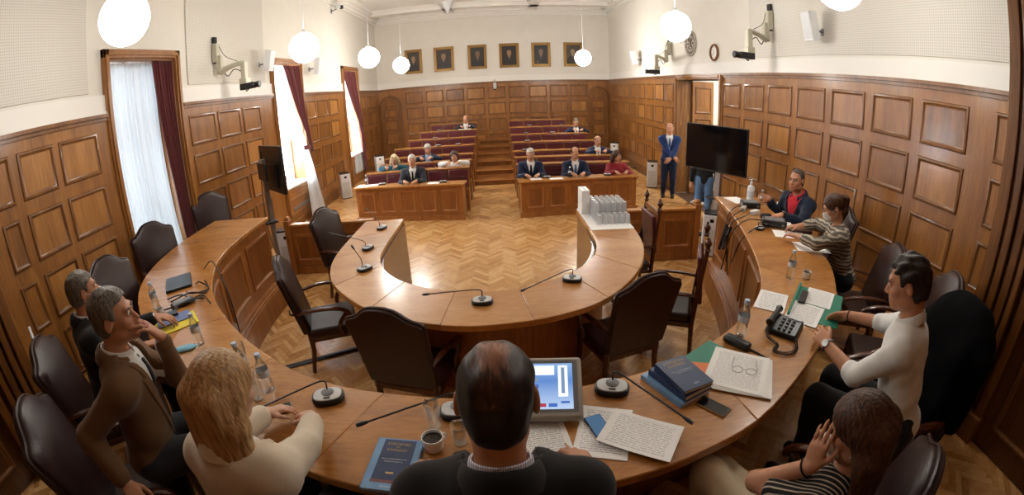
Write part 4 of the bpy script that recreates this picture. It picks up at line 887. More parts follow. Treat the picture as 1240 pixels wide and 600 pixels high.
def blackbox(x,y,z,rz,w,d,h,label,name='equipment_box'):
    e=empty(name,(x,y,z),rz,label,'equipment'); mb=MB(); mb.box(-w/2,w/2,-d/2,d/2,.004,h); mb.build('case',M['black'],e,bevel=.012,seg=3)
    mb=MB(); mb.box(-w*.4,w*.4,-d*.4,d*.4,h,h+.003); mb.build('lid_panel',M['grey'],e,bevel=.002)
    for sx in(-1,1): mb=MB(); mb.cbox((sx*w*.35,-d/2-.001,h*.5),(.03,.004,.02)); mb.build('socket',M['grey'],e)
    for sx in(-1,1): mb=MB(); mb.box(sx*w*.4-.012,sx*w*.4+.012,-d*.35,d*.35,0,.004); mb.build('foot',M['black'],e)
    return e
blackbox(2.72,3.7,T,-.5,.26,.17,.075,'black equipment box nearest the masked woman'); blackbox(2.86,4.42,T,-.3,.22,.18,.07,'black equipment box beside the sanitiser bottle')
for i,(x,y,rz,m,lb) in enumerate(((2.74,4.12,.4,'white_plastic','white plug adapter among the cables on the right of the desk'),(2.8,3.98,-.2,'black','black plug adapter among the cables on the right of the desk'),(2.68,4.27,.9,'beige','beige plug adapter among the cables on the right of the desk'))):
    e=empty('power_adapter',(x,y,T),rz,lb,'adapter'); mb=MB(); mb.cbox((0,0,.025),(.12,.06,.05)); mb.build('body',M[m],e,bevel=.008); mb=MB(); mb.tube([(.06,0,.025),(.1,.01,.02),(.14,.05,.01)],.005,6); mb.build('lead',M['black'],e)
def cables(name,label,runs,r=.006,cat='cables',mat='black'):
    e=empty(name,(runs[0][0][0],runs[0][0][1],0),0,label,cat); o=V(*e.location)
    for P in runs: mb=MB(); mb.tube(catmull([V(*p)-o for p in P],7),r,6); mb.build('cable',M[mat],e)
    return e
cables('cable_bundle','bundle of black cables hanging over the front of the desk on the right',[[(2.75,4.3,1.22),(2.5,4.1,1.23),(2.36,4.03,1.15),(2.36,4.02,.95),(2.37,4.0,.72)],[(2.72,4.15,1.22),(2.52,3.98,1.225),(2.35,3.95,1.16),(2.34,3.97,.9),(2.33,4.02,.62)],[(2.7,3.8,1.22),(2.5,3.85,1.23),(2.3,3.78,1.17),(2.28,3.86,.98),(2.34,3.95,.86),(2.36,3.92,.6)],[(2.8,4.4,1.21),(2.6,4.3,1.24),(2.46,4.22,1.18),(2.38,4.12,1.02),(2.3,4.03,.88)],[(2.6,3.6,1.22),(2.45,3.6,1.23),(2.22,3.5,1.15),(2.2,3.6,.9),(2.3,3.8,.78)]])
e=cables('cable_tie_bunch','tied bunch of black cable on the right desk front',[[(2.36,4.06,1.12),(2.32,4.05,.98),(2.3,4.07,.84)],[(2.34,4.0,1.1),(2.31,3.98,1.0),(2.28,3.93,.9)],[(2.36,3.96,1.12),(2.32,3.98,1.0),(2.32,4.02,.86)]],.016)
sn=empty('sanitiser_bottle',(3.02,4.68,T),0,'tall white pump bottle at the far right end of the outer desk','bottle')
mb=MB(); mb.lathe([(.042,0),(.045,.006),(.045,.17),(.035,.19),(.016,.2),(.016,.215)],24); mb.build('body',M['white_plastic'],sn); mb=MB(); mb.lathe([(.018,.212),(.018,.235),(.007,.238),(.007,.262),(.014,.264),(.014,.275)],16); mb.tube([(0,0,.27),(-.04,0,.27)],.006); mb.build('pump',M['white_plastic'],sn)
mb=MB(); mb.lathe([(.0455,.05),(.0455,.13)],24,caps=False); mb.build('paper_label',M['label'],sn)
# left hand group
lp=empty('laptop',(-2.83,2.93,T),-.88,'closed black laptop on the left of the outer desk','laptop')
mb=MB(); mb.cbox((0,0,.009),(.36,.25,.014)); mb.build('base',M['black'],lp,bevel=.004); mb=MB(); mb.cbox((0,0,.021),(.36,.25,.009)); mb.build('lid',plain('laptop_lid',rgb(34,42,48),.3),lp,bevel=.004)
mb=MB(); mb.tube([(-.12,.122,.016),(.12,.122,.016)],.006,8); mb.build('hinge',M['black'],lp)
M['yellow']=plain('yellow_folder_card',rgb(226,206,52),.5)
sheet('yellow_folder','yellow folder beside the hand of the man in brown',-2.3,2.22,T+.001,.82,.33,.24,M['yellow'],'folder',.006); sheet('blue_notebook','blue grey notebook on the yellow folder',-2.36,2.27,T+.008,.8,.27,.16,plain('blue_grey_cover',rgb(108,124,168),.5),'notebook',.008)
mb=MB(); mb.cbox((0,0,.01),(.16,.09,.02)); tag(mb.build('black_wallet',M['black'],bevel=.006,loc=(-2.44,2.3,T+.017),rz=.8),'black wallet lying on the blue grey notebook','wallet')
blackbox(-2.46,2.52,T,.95,.2,.09,.035,'flat black device between the laptop and the yellow folder','network_device'); blackbox(-2.62,2.22,T,.7,.18,.05,.03,'slim black device at the desk edge behind the yellow folder','network_device')
cables('cable_tangle','tangle of black cables beside the closed laptop',[[(-2.6,2.9,1.21),(-2.5,2.85,1.25),(-2.38,2.8,1.21),(-2.48,2.7,1.215),(-2.6,2.75,1.21)],[(-2.62,2.55,1.21),(-2.5,2.68,1.23),(-2.36,2.72,1.21),(-2.42,2.85,1.215),(-2.55,2.98,1.21)],[(-2.7,2.6,1.21),(-2.55,2.62,1.24),(-2.42,2.6,1.22),(-2.3,2.62,1.21)],[(-2.7,2.3,1.21),(-2.5,2.45,1.22),(-2.35,2.55,1.23),(-2.34,2.68,1.21)]],.006)
cables('hanging_cable','black cable looping over the front edge of the left desk',[[(-2.75,3.25,1.21),(-2.6,3.2,1.3),(-2.4,3.02,1.27),(-2.22,2.85,1.1),(-2.16,2.76,.75),(-2.14,2.7,.5)],[(-2.42,2.62,1.21),(-2.25,2.58,1.24),(-2.05,2.45,1.05),(-2.0,2.4,.7),(-2.03,2.5,.5)]],.006,'cable')
mk=empty('face_mask',(-1.98,1.9,T),.5,'pale blue folded face mask on the desk beside a water bottle','mask')
v=[];f=[]
for i in range(11):
    a=(i/10-.5)*2; h=.042*math.sqrt(max(.05,1-abs(a)**3))
    for j in range(5): b=(j/4-.5)*2; v.append((a*.085,b*h,.012+.012*(1-b*b)*(1-a*a)))
for i in range(10):
    for j in range(4): q=i*5+j; f.append((q,q+5,q+6,q+1))
mb=MB(); mb.add(v,f); o=mb.build('mask_cloth',plain('pale_blue_fleece',rgb(134,190,214),.8),mk); s=o.modifiers.new('thickness','SOLIDIFY'); s.thickness=.004
for s in(-1,1): mb=MB(); mb.tube(catmull([(s*.08,.02,.012),(s*.1,.0,.006),(s*.07,-.06,.004),(s*.02,-.055,.004)],5),.0015,5); mb.build('ear_loop',M['white_plastic'],mk)
# tray of cups on the right arm of the inner table
mb=MB(); mb.box(0,.5,0,.92,0,.004); tag(mb.build('white_cloth',M['paper'],loc=(.99,4.62,IZ),smooth=False),'white cloth under the cups on the right arm of the inner table','cloth')
gl=plain('frosted_clear_plastic',rgb(226,230,236),.25)
N=NT('clear_cup_plastic'); g=N.n('ShaderNodeBsdfGlass',Roughness=.15,IOR=1.3); d=N.n('ShaderNodeBsdfDiffuse',Color=(.85,.87,.9,1)); mx=N.n('ShaderNodeMixShader'); mx.inputs[0].default_value=.55; N.l(g.outputs[0],mx.inputs[1]); N.l(d.outputs[0],mx.inputs[2]); N.l(mx.outputs[0],N.out.inputs[0]); M['cup_plastic']=N.m
pb=MB(); pb.lathe([(.034,0),(.036,.004),(.034,.006),(.025,.1),(.024,.104),(0,.104)],16,caps=False); pc=pb.build('plastic_cup',M['cup_plastic'])
n=0
for lay in range(2):
    for i in range(6):
        for j in range(7 if lay==0 else 5):
            o=pc if n==0 else pc.copy()
            if n: COL.objects.link(o)
            o.location=(1.13+.068*i-.0*lay,4.83+.085*j+(.17 if lay else 0),IZ+.005+.106*lay); n+=1
            tag(o,'clear cup upside down in the %s layer of the cups on the white cloth'%('bottom','top')[lay],'cup','upturned cups on the %s layer'%('bottom','top')[lay])
for i,(x,y,z,lb) in enumerate(((.998,5.24,0,'lower white carton beside the upturned cups'),(1.0,5.25,.15,'upper white carton beside the upturned cups'))):
    e=empty('white_carton',(x,y,IZ+.005+z),0,lb,'carton'); mb=MB(); mb.box(0,.1,0,.27,0,.148); mb.build('carton_body',M['paper'],e,bevel=.003); mb=MB(); mb.box(.04,.06,0.0,.27,.148,.1492); mb.build('tape',M['label'],e)
# papers on the bench desks
sheet('white_paper','white papers at the left end of the left bench desk',-2.66,8.92,.736,.1,.3,.21); sheet('white_paper','white papers beside the microphone on the left bench desk',-1.3,8.72,.736,-.2,.25,.18); sheet('white_paper','white paper before the left man at the right bench desk',.72,8.6,.736,.15,.22,.18); sheet('white_paper','white papers between the two men at the right bench desk',1.12,8.56,.736,.1,.26,.16)
sheet('white_paper','white paper before the man at the left end of the last rows',-1.0,ROWY[5]+.08,ROWZ[5]+.001,.1,.4,.2)
# ------------------------------------------------------------------ people: smooth blended solids turned into one surface
class Field:
    def __init__(s,lo,hi,h):
        s.h=h; s.lo=np.asarray(lo,float); s.n=np.maximum(np.ceil((np.asarray(hi)-s.lo)/h).astype(int)+1,4)
        s.D=np.full(s.n,.25,np.float32); s.ax=[(s.lo[i]+h*np.arange(s.n[i])).astype(np.float32) for i in range(3)]
    def sl(s,lo,hi,m):
        a=np.clip(np.floor((np.asarray(lo)-m-s.lo)/s.h).astype(int),0,s.n); b=np.clip(np.ceil((np.asarray(hi)+m-s.lo)/s.h).astype(int)+1,0,s.n)
        if (b-a<=0).any(): return None
        return tuple(slice(x,y) for x,y in zip(a,b))
    def grid(s,q): return s.ax[0][q[0]][:,None,None],s.ax[1][q[1]][None,:,None],s.ax[2][q[2]][None,None,:]
    def put(s,q,d,k):
        A=s.D[q]
        if k<=0: np.minimum(A,d,out=A)
        else:
            h=np.maximum(k-np.abs(A-d),0)/k; s.D[q]=np.minimum(A,d)-h*h*k*.25
    def cap(s,a,b,ra,rb=None,k=.02):
        rb=ra if rb is None else rb; a=np.asarray(a,float);b=np.asarray(b,float); r=max(ra,rb)
        q=s.sl(np.minimum(a,b)-r,np.maximum(a,b)+r,k+3*s.h)
        if q is None: return s
        x,y,z=s.grid(q); ba=b-a; L=ba@ba+1e-12
        t=np.clip(((x-a[0])*ba[0]+(y-a[1])*ba[1]+(z-a[2])*ba[2])/L,0,1)
        d=np.sqrt((x-a[0]-t*ba[0])**2+(y-a[1]-t*ba[1])**2+(z-a[2]-t*ba[2])**2)-(ra+(rb-ra)*t)
        s.put(q,d.astype(np.float32),k); return s
    def elld(s,q,c,r,R):
        x,y,z=s.grid(q); x=x-c[0];y=y-c[1];z=z-c[2]
        if R is not None: x,y,z=R[0,0]*x+R[1,0]*y+R[2,0]*z,R[0,1]*x+R[1,1]*y+R[2,1]*z,R[0,2]*x+R[1,2]*y+R[2,2]*z
        k0=np.sqrt((x/r[0])**2+(y/r[1])**2+(z/r[2])**2); k1=np.sqrt((x/r[0]**2)**2+(y/r[1]**2)**2+(z/r[2]**2)**2)+1e-9
        return (k0*(k0-1)/k1).astype(np.float32)
    def ell(s,c,r,R=None,k=.02):
        r=np.asarray(r,float); m=max(r); q=s.sl(np.asarray(c)-m,np.asarray(c)+m,k+3*s.h)
        if q is not None: s.put(q,s.elld(q,c,r,R),k)
        return s
    def cut(s,c,r,R=None,k=.01):
        r=np.asarray(r,float); m=max(r); q=s.sl(np.asarray(c)-m,np.asarray(c)+m,k+3*s.h)
        if q is None: return s
        d=-s.elld(q,c,r,R); A=s.D[q]
        if k>0: h=np.maximum(k-np.abs(A-d),0)/k; s.D[q]=np.maximum(A,d)+h*h*k*.25
        else: s.D[q]=np.maximum(A,d)
        return s
    def keep(s,fn):
        """intersect with fn(x,y,z)<0 over the whole grid"""
        x,y,z=s.grid((slice(None),)*3); s.D=np.maximum(s.D,fn(x,y,z).astype(np.float32)); return s
    def wrinkle(s,amp,fx,fy,fz,ph=0):
        x,y,z=s.grid((slice(None),)*3)
        s.D=s.D+(amp*np.sin(fx*x+2.1*np.sin(fz*.6*z+ph)+ph)*np.sin(fz*z+1.7*np.sin(fy*.5*y)+2*ph)+.6*amp*np.sin(fy*y+fz*.7*z+1.3*np.sin(fx*.8*x)+ph)).astype(np.float32); return s
    def mesh(s):
        D=s.D; I=D<0; n=D.shape
        cs=[(i,j,k) for i in(0,1) for j in(0,1) for k in(0,1)]
        cnt=np.zeros((n[0]-1,n[1]-1,n[2]-1),np.int8)
        for i,j,k in cs: cnt+=I[i:n[0]-1+i,j:n[1]-1+j,k:n[2]-1+k]
        act=(cnt>0)&(cnt<8); A=np.argwhere(act)
        if len(A)==0: return np.zeros((0,3)),np.zeros((0,4),int)
        idx=np.full(act.shape,-1,np.int64); idx[act]=np.arange(len(A))
        P=np.zeros((len(A),3)); C=np.zeros(len(A))
        for a in cs:
            for ax in range(3):
                if a[ax]: continue
                b=list(a); b[ax]=1
                da=D[A[:,0]+a[0],A[:,1]+a[1],A[:,2]+a[2]].astype(float); db=D[A[:,0]+b[0],A[:,1]+b[1],A[:,2]+b[2]].astype(float)
                m=(da<0)!=(db<0); t=np.where(m,da/np.where(m,da-db,1),0); e=np.tile(np.array(a,float),(len(A),1)); e[:,ax]+=t
                P+=e*m[:,None]; C+=m
        v=(A+P/C[:,None])*s.h+s.lo; F=[]
        for ax in range(3):
            o=[i for i in range(3) if i!=ax]; S=[slice(None)]*3
            s0=[slice(1,n[i]-1) for i in range(3)]; s1=list(s0); s0[ax]=slice(0,n[ax]-1); s1[ax]=slice(1,n[ax])
            e=np.argwhere(I[tuple(s0)]!=I[tuple(s1)])
            if len(e)==0: continue
            off=np.ones(3,int); off[ax]=0; e=e+off; fl=I[e[:,0],e[:,1],e[:,2]]
            q=[]
            for d0,d1 in((-1,-1),(0,-1),(0,0),(-1,0)):
                c=e.copy(); c[:,o[0]]+=d0; c[:,o[1]]+=d1; q.append(idx[c[:,0],c[:,1],c[:,2]])
            q=np.stack(q,1); flip=fl if ax!=1 else ~fl; q[~flip]=q[~flip][:,::-1]; F.append(q)
        return v,np.concatenate(F)
    def build(s,name,mats,parent,mi=None,smooth_it=1):
        v,f=s.mesh()
        if smooth_it and len(v):
            E=np.concatenate([f[:,[0,1]],f[:,[1,2]],f[:,[2,3]],f[:,[3,0]]])
            for _ in range(smooth_it):
                S=np.zeros_like(v); c=np.zeros(len(v)); np.add.at(S,E[:,0],v[E[:,1]]); np.add.at(S,E[:,1],v[E[:,0]]); np.add.at(c,E[:,0],1); np.add.at(c,E[:,1],1)
                v=.5*v+.5*S/c[:,None]
        me=bpy.data.meshes.new(name); me.vertices.add(len(v)); me.vertices.foreach_set('co',v.astype(np.float32).ravel())
        me.loops.add(len(f)*4); me.loops.foreach_set('vertex_index',f.astype(np.int32).ravel()); me.polygons.add(len(f)); me.polygons.foreach_set('loop_start',np.arange(0,4*len(f),4,dtype=np.int32))
        mats=mats if isinstance(mats,(list,tuple)) else [mats]
        for m in mats: me.materials.append(m)
        if mi is not None and len(f): me.polygons.foreach_set('material_index',mi(v[f].mean(1)).astype(np.int32))
        me.update(calc_edges=True); me.validate(); me.polygons.foreach_set('use_smooth',[True]*len(me.polygons))
        o=bpy.data.objects.new(name,me); COL.objects.link(o); o.parent=parent; return o

def ik(S,Wr,l1,l2,pole):
    S=np.asarray(S,float);Wr=np.asarray(Wr,float); d=Wr-S; L=np.linalg.norm(d); Lc=min(L,(l1+l2)*.995); u=d/L; Wn=S+u*Lc
    a=(l1*l1-l2*l2+Lc*Lc)/(2*Lc); h=math.sqrt(max(l1*l1-a*a,1e-6)); p=np.asarray(pole,float); p=unit(p-u*np.dot(p,u)); return S+u*a+p*h,Wn
def skin_mat(name,c): return plain(name,c,.48,noise=.08,nscale=40,spec=.4,sss=.12)
def cloth(name,c,rough=.85,noise=.06,nscale=160): return plain(name,c,rough,noise=noise,nscale=nscale,bump=.08,sheen=.15,spec=.25)
def stripes(name,a,b,freq,axis,duty=.35,wob=.0):
    N=NT(name); p=N.bsdf(Roughness=.85); co=N.n('ShaderNodeTexCoord'); sp=N.n('ShaderNodeSeparateXYZ'); N.l(co.outputs['Object'],sp.inputs[0]); x=sp.outputs[axis]
    if wob: nz=N.n('ShaderNodeTexNoise',Scale=9.0); N.l(co.outputs['Object'],nz.inputs['Vector']); x=N.math('ADD',x,N.math('MULTIPLY',nz.outputs['Fac'],wob))
    f=N.math('LESS_THAN',N.math('FRACT',N.math('ADD',N.math('MULTIPLY',x,freq),50.0)),duty); c=N.n('ShaderNodeMix',data_type='RGBA'); N.l(f,c.inputs[0]); c.inputs[6].default_value=a; c.inputs[7].default_value=b; N.l(c.outputs[2],p.inputs['Base Color']); return N.m
def hair_mat(name,a,b,skin=None,scale=(60,60,6)):
    N=NT(name); p=N.bsdf(Roughness=.45); p.inputs['Specular IOR Level'].default_value=.4; co=N.n('ShaderNodeTexCoord'); mp=N.n('ShaderNodeMapping'); mp.inputs['Scale'].default_value=scale; N.l(co.outputs['Object'],mp.inputs['Vector'])
    nz=N.n('ShaderNodeTexNoise',Scale=2.0,Detail=5.0); N.l(mp.outputs[0],nz.inputs['Vector']); N.l(N.ramp(nz.outputs['Fac'],[(.35,a),(.65,b)]),p.inputs['Base Color'])
    bp=N.n('ShaderNodeBump',Strength=.5,Distance=.006); N.l(nz.outputs['Fac'],bp.inputs['Height']); N.l(bp.outputs[0],p.inputs['Normal']); return N.m

def finger_dir(d,n,a): return math.cos(a)*d+math.sin(a)*n
def add_hand(F,W,d,n,side,sc=1.0,curl=(.35,.5,.35),spread=.09,thumb=(.7,.25),per=None,o=0.0):
    """palm, four fingers of unequal length and a thumb from the side of the palm. d: wrist to knuckles, n: out of the palm"""
    d=unit(d); n=unit(np.asarray(n,float)-d*np.dot(n,d)); t=side*np.cross(d,n)  # t: thumb side (side=+1 right)
    W=np.asarray(W,float); s=sc
    kn=[W+s*(d*.088+t*.030),W+s*(d*.092+t*.010),W+s*(d*.088-t*.011),W+s*(d*.080-t*.030)]
    for i,K in enumerate(kn): F.cap(W+s*t*(.02-.013*i)+s*d*.01,K,.0155*s,.0115*s,k=.012)
    F.ell(W+s*(d*.05),np.array([.036,.044,.014])*s,np.stack([t,d,n],1),k=.012)
    ln=[(.042,.026,.022),(.046,.03,.023),(.043,.028,.022),(.034,.021,.019)]
    for i,K in enumerate(kn):
        dd=unit(d+t*spread*(1.2-.9*i)); c=curl if per is None else per[i]; a=0; p=K; r=(.0095,.0088,.008,.0068)
        if i==3: r=tuple(x*.88 for x in r)
        for j in range(3):
            a+=c[j]; q=p+s*ln[i][j]*finger_dir(dd,n,a); F.cap(p,q,r[j]*s,r[j+1]*s,k=.0035); p=q
    b=W+s*(d*.022+t*.026); th,fl=thumb
    d1=unit(t*th+d*.75+n*fl); d2=unit(t*th*.45+d*.95+n*(fl+.15)); d3=unit(t*th*.15+d+n*(fl+.3))
    p=b; 
    for dd,l,r0,r1 in((d1,.042,.016,.0125),(d2,.032,.0115,.0105),(d3,.026,.0102,.008)):
        q=p+s*l*dd; F.cap(p,q,r0*s,r1*s,k=.008 if r0>.015 else .003); p=q

def head_prims(F,H,R,s,female=False,nose=1.0):
    L=lambda x,y,z: H+R@(s*V(x,y,z)); E=lambda c,r,k=.02,Q=None: F.ell(L(*c),s*np.array(r),R if Q is None else R@Q,k=k*s)
    E((0,-.017,.036),(.074,.094,.084)); E((0,.022,-.03),(.062,.066,.082),.03)
    w=.9 if female else 1.0
    E((0,.052,-.07),(.044*w,.045,.046),.03); E((0,.072,-.098),(.022*w,.018,.017),.02)
    for sx in(-1,1):
        E((sx*.041,.06,-.022),(.023,.024,.022),.02); E((sx*.05*w,.012,-.075),(.016,.034,.024),.025)
    F.cap(L(-.034,.077,.03),L(.034,.077,.03),.0125*s,k=.018*s)
    for sx in(-1,1): F.cut(L(sx*.031,.101,.011),s*np.array([.019,.016,.012]),R,k=.012*s)
    F.cap(L(0,.084,.016),L(0,.108*nose,-.026),.008*s,.0115*s,k=.012*s)
    for sx in(-1,1): E((sx*.0115,.096,-.031),(.0085,.011,.008),.006)
    for sx in(-1,1): E((sx*.0305,.0785,.0105),(.0135,.0135,.0125),.003)
    E((0,.089,-.057),(.024,.011,.0065),.006); E((0,.087,-.068),(.021,.011,.0075),.006)
    F.cut(L(0,.104,-.0625),s*np.array([.022,.01,.0015]),R,k=.004*s)
    for sx in(-1,1):
        Q=rotz(sx*.35)@rotx(-.2); E((sx*.08,-.012,-.002),(.0095,.021,.034),.008,Q); F.cut(L(sx*.089,-.005,.002),s*np.array([.006,.011,.018]),R@Q,k=.006*s)
def eyes(H,R,s,parent,iris,brow,open_=1.0,browmat=None,mask=False):
    for sx in(-1,1):
        mb=MB(); c=H+R@(s*V(sx*.031,.0805,.0105)); mb.ball(c,.0116*s,12); e=mb.build('eye',M['eye_white'],parent)
        mb=MB(); mb.lathe([(0,.0012),(.0062,.0008),(.0062,0)],12,c+R@(s*V(0,.0112,-.0005)),R=R@rotx(-PI/2)); mb.build('iris',iris,e)
        F=Field(c-.03*s,c+.04*s,.0032*s); F.cap(H+R@(s*V(sx*.012,.094,.0275)),H+R@(s*V(sx*.032,.0935,.034)),.0042*s,.0045*s,k=.002); F.cap(H+R@(s*V(sx*.032,.0935,.034)),H+R@(s*V(sx*.05,.08,.0275)),.0045*s,.003*s,k=.002); F.build('eyebrow',brow,parent)
M['eye_white']=plain('eye_white',rgb(226,220,212),.25); M['iris']=plain('dark_iris',rgb(44,28,18),.15); M['lips']=skin_mat('lips',rgb(168,96,86))
HS=[0]
def hair(style,H,R,s,parent,mat,h=.006,ext=None):
    """ext: dict of extra options; strands follow the head"""
    L=lambda x,y,z: H+R@(s*V(x,y,z)); m=.17*s; low={'long':.5,'bob':.22,'pony':.42}.get(style,.17)*s
    lo=H-np.array([m+.03,m+.06,low]); hi=H+np.array([m+.03,m+.03,.17*s]); F=Field(lo,hi,h); HS[0]+=1
    loc=lambda x,y,z: [(R[0,i]*(x-H[0])+R[1,i]*(y-H[1])+R[2,i]*(z-H[2]))/s for i in range(3)]
    t=(ext or {}).get('t',.011)
    F.ell(L(0,-.017,.037),s*np.array([.075+t,.095+t,.085+t]),R); 
    if style in('short','thin','bald'): F.ell(L(0,-.045,-.02),s*np.array([.066+t*.6,.07+t*.4,.075]),R,k=.02)
    line=(ext or {}).get('line',.028); b=(ext or {}).get('slope',.62)
    def hairline(x,y,z):
        X,Y,Z=loc(x,y,z); d=(line+b*Y+.25*np.abs(X)*0)-Z           # below the hairline plane
        side=np.maximum(.0,1)*0
        ear=np.maximum(-.028-Z,Y-.028)                                # sideburn box keeps the hair round the ear short
        d=np.where(Y<-.02,-.085-Z+(.0)*Y,d)
        d=np.where((Y>=-.02)&(Y<.03),np.minimum(d,-.03-Z+0*Y)*.5+np.maximum(d,-.03-Z)*.5,d) if style!='x' else d
        return d*s*.8
    if style in('short','thin','bald'):
        F.keep(hairline)
        if style=='bald': F.cut(L(0,.005,.115),s*np.array([.074,.1,.082]),R,k=.01)
        if style=='short' and (ext or {}).get('recede'): 
            for sx in(-1,1): F.cut(L(sx*.045,.085,.085),s*np.array([.028,.05,.04]),R,k=.01)
        F.wrinkle((ext or {}).get('rough',.0022)*s,95,70,45,HS[0])
        for sx in(-1,1): F.cut(L(sx*.083,-.01,-.004),s*np.array([.02,.024,.034]),R,k=.004)
    else:
        F.cut(L(0,.105,-.035),s*np.array([.066,.085,.105]),R,k=.012)
        down=V(0,0,-1)
        if style=='bob':
            for sx in(-1,1): F.cap(L(sx*.07,-.02,.02),L(sx*.078,.0,-.1),.036*s,.026*s,k=.03*s)
            F.ell(L(0,-.06,-.05),s*np.array([.085,.055,.08]),R,k=.03*s)
        if style=='long':
            bk=(ext or {}).get('len',.34)
            for sx,fx in((-1,-.01),(1,.0)):
                a=L(sx*.068,-.02,.01); F.cap(a,a+R@(s*V(sx*.02,-.02,-.09)),.038*s,.04*s,k=.03*s); c=a+R@(s*V(sx*.02,-.02,-.09)); F.cap(c,c+s*(V(0,0,-bk*.72)+R@V(sx*.012,-.035,0)),.042*s,.022*s,k=.03*s)
            a=L(0,-.075,.0)
            for sx in(-.045,0,.045):
                c=a+R@(s*V(sx,-.015,0)); F.cap(c,c+s*(V(0,0,-bk)+R@V(sx*.5,-.05,0)),.055*s,.034*s,k=.03*s)
            if (ext or {}).get('fringe'):
                for sx in(-1,1): F.cap(L(sx*.03,.07,.085),L(sx*.068,.05,-.02),.018*s,.014*s,k=.02*s)
        if style=='pony':
            a=L(0,-.118,.05); F.ell(a,s*np.array([.026,.03,.026]),R,k=.02*s); b0=a+R@(s*V(0,-.035,-.03)); c=b0+s*(V(0,0,-.12)+R@V(.0,.0,0)); e=c+s*(V(0,0,-.13)+R@V(.01,.03,0))
            F.cap(a,b0,.026*s,.032*s,k=.02*s); F.cap(b0,c,.034*s,.036*s,k=.02*s); F.cap(c,e,.036*s,.012*s,k=.02*s)
        x,y,z=F.grid((slice(None),)*3); X,Y,Z=loc(x,y,z); an=np.arctan2(X,-Y+.02)
        F.D=F.D+(.0013*s*np.sin(an*26+2.2*np.sin(Z*9)+HS[0])+.0008*s*np.sin(an*53+2*np.sin(Z*14+1))).astype(np.float32)
        for sx in(-1,1):
            if (ext or {}).get('ears'): F.cut(L(sx*.09,-.005,-.004),s*np.array([.02,.024,.034]),R,k=.004)
    return F.build('hair',mat,parent)

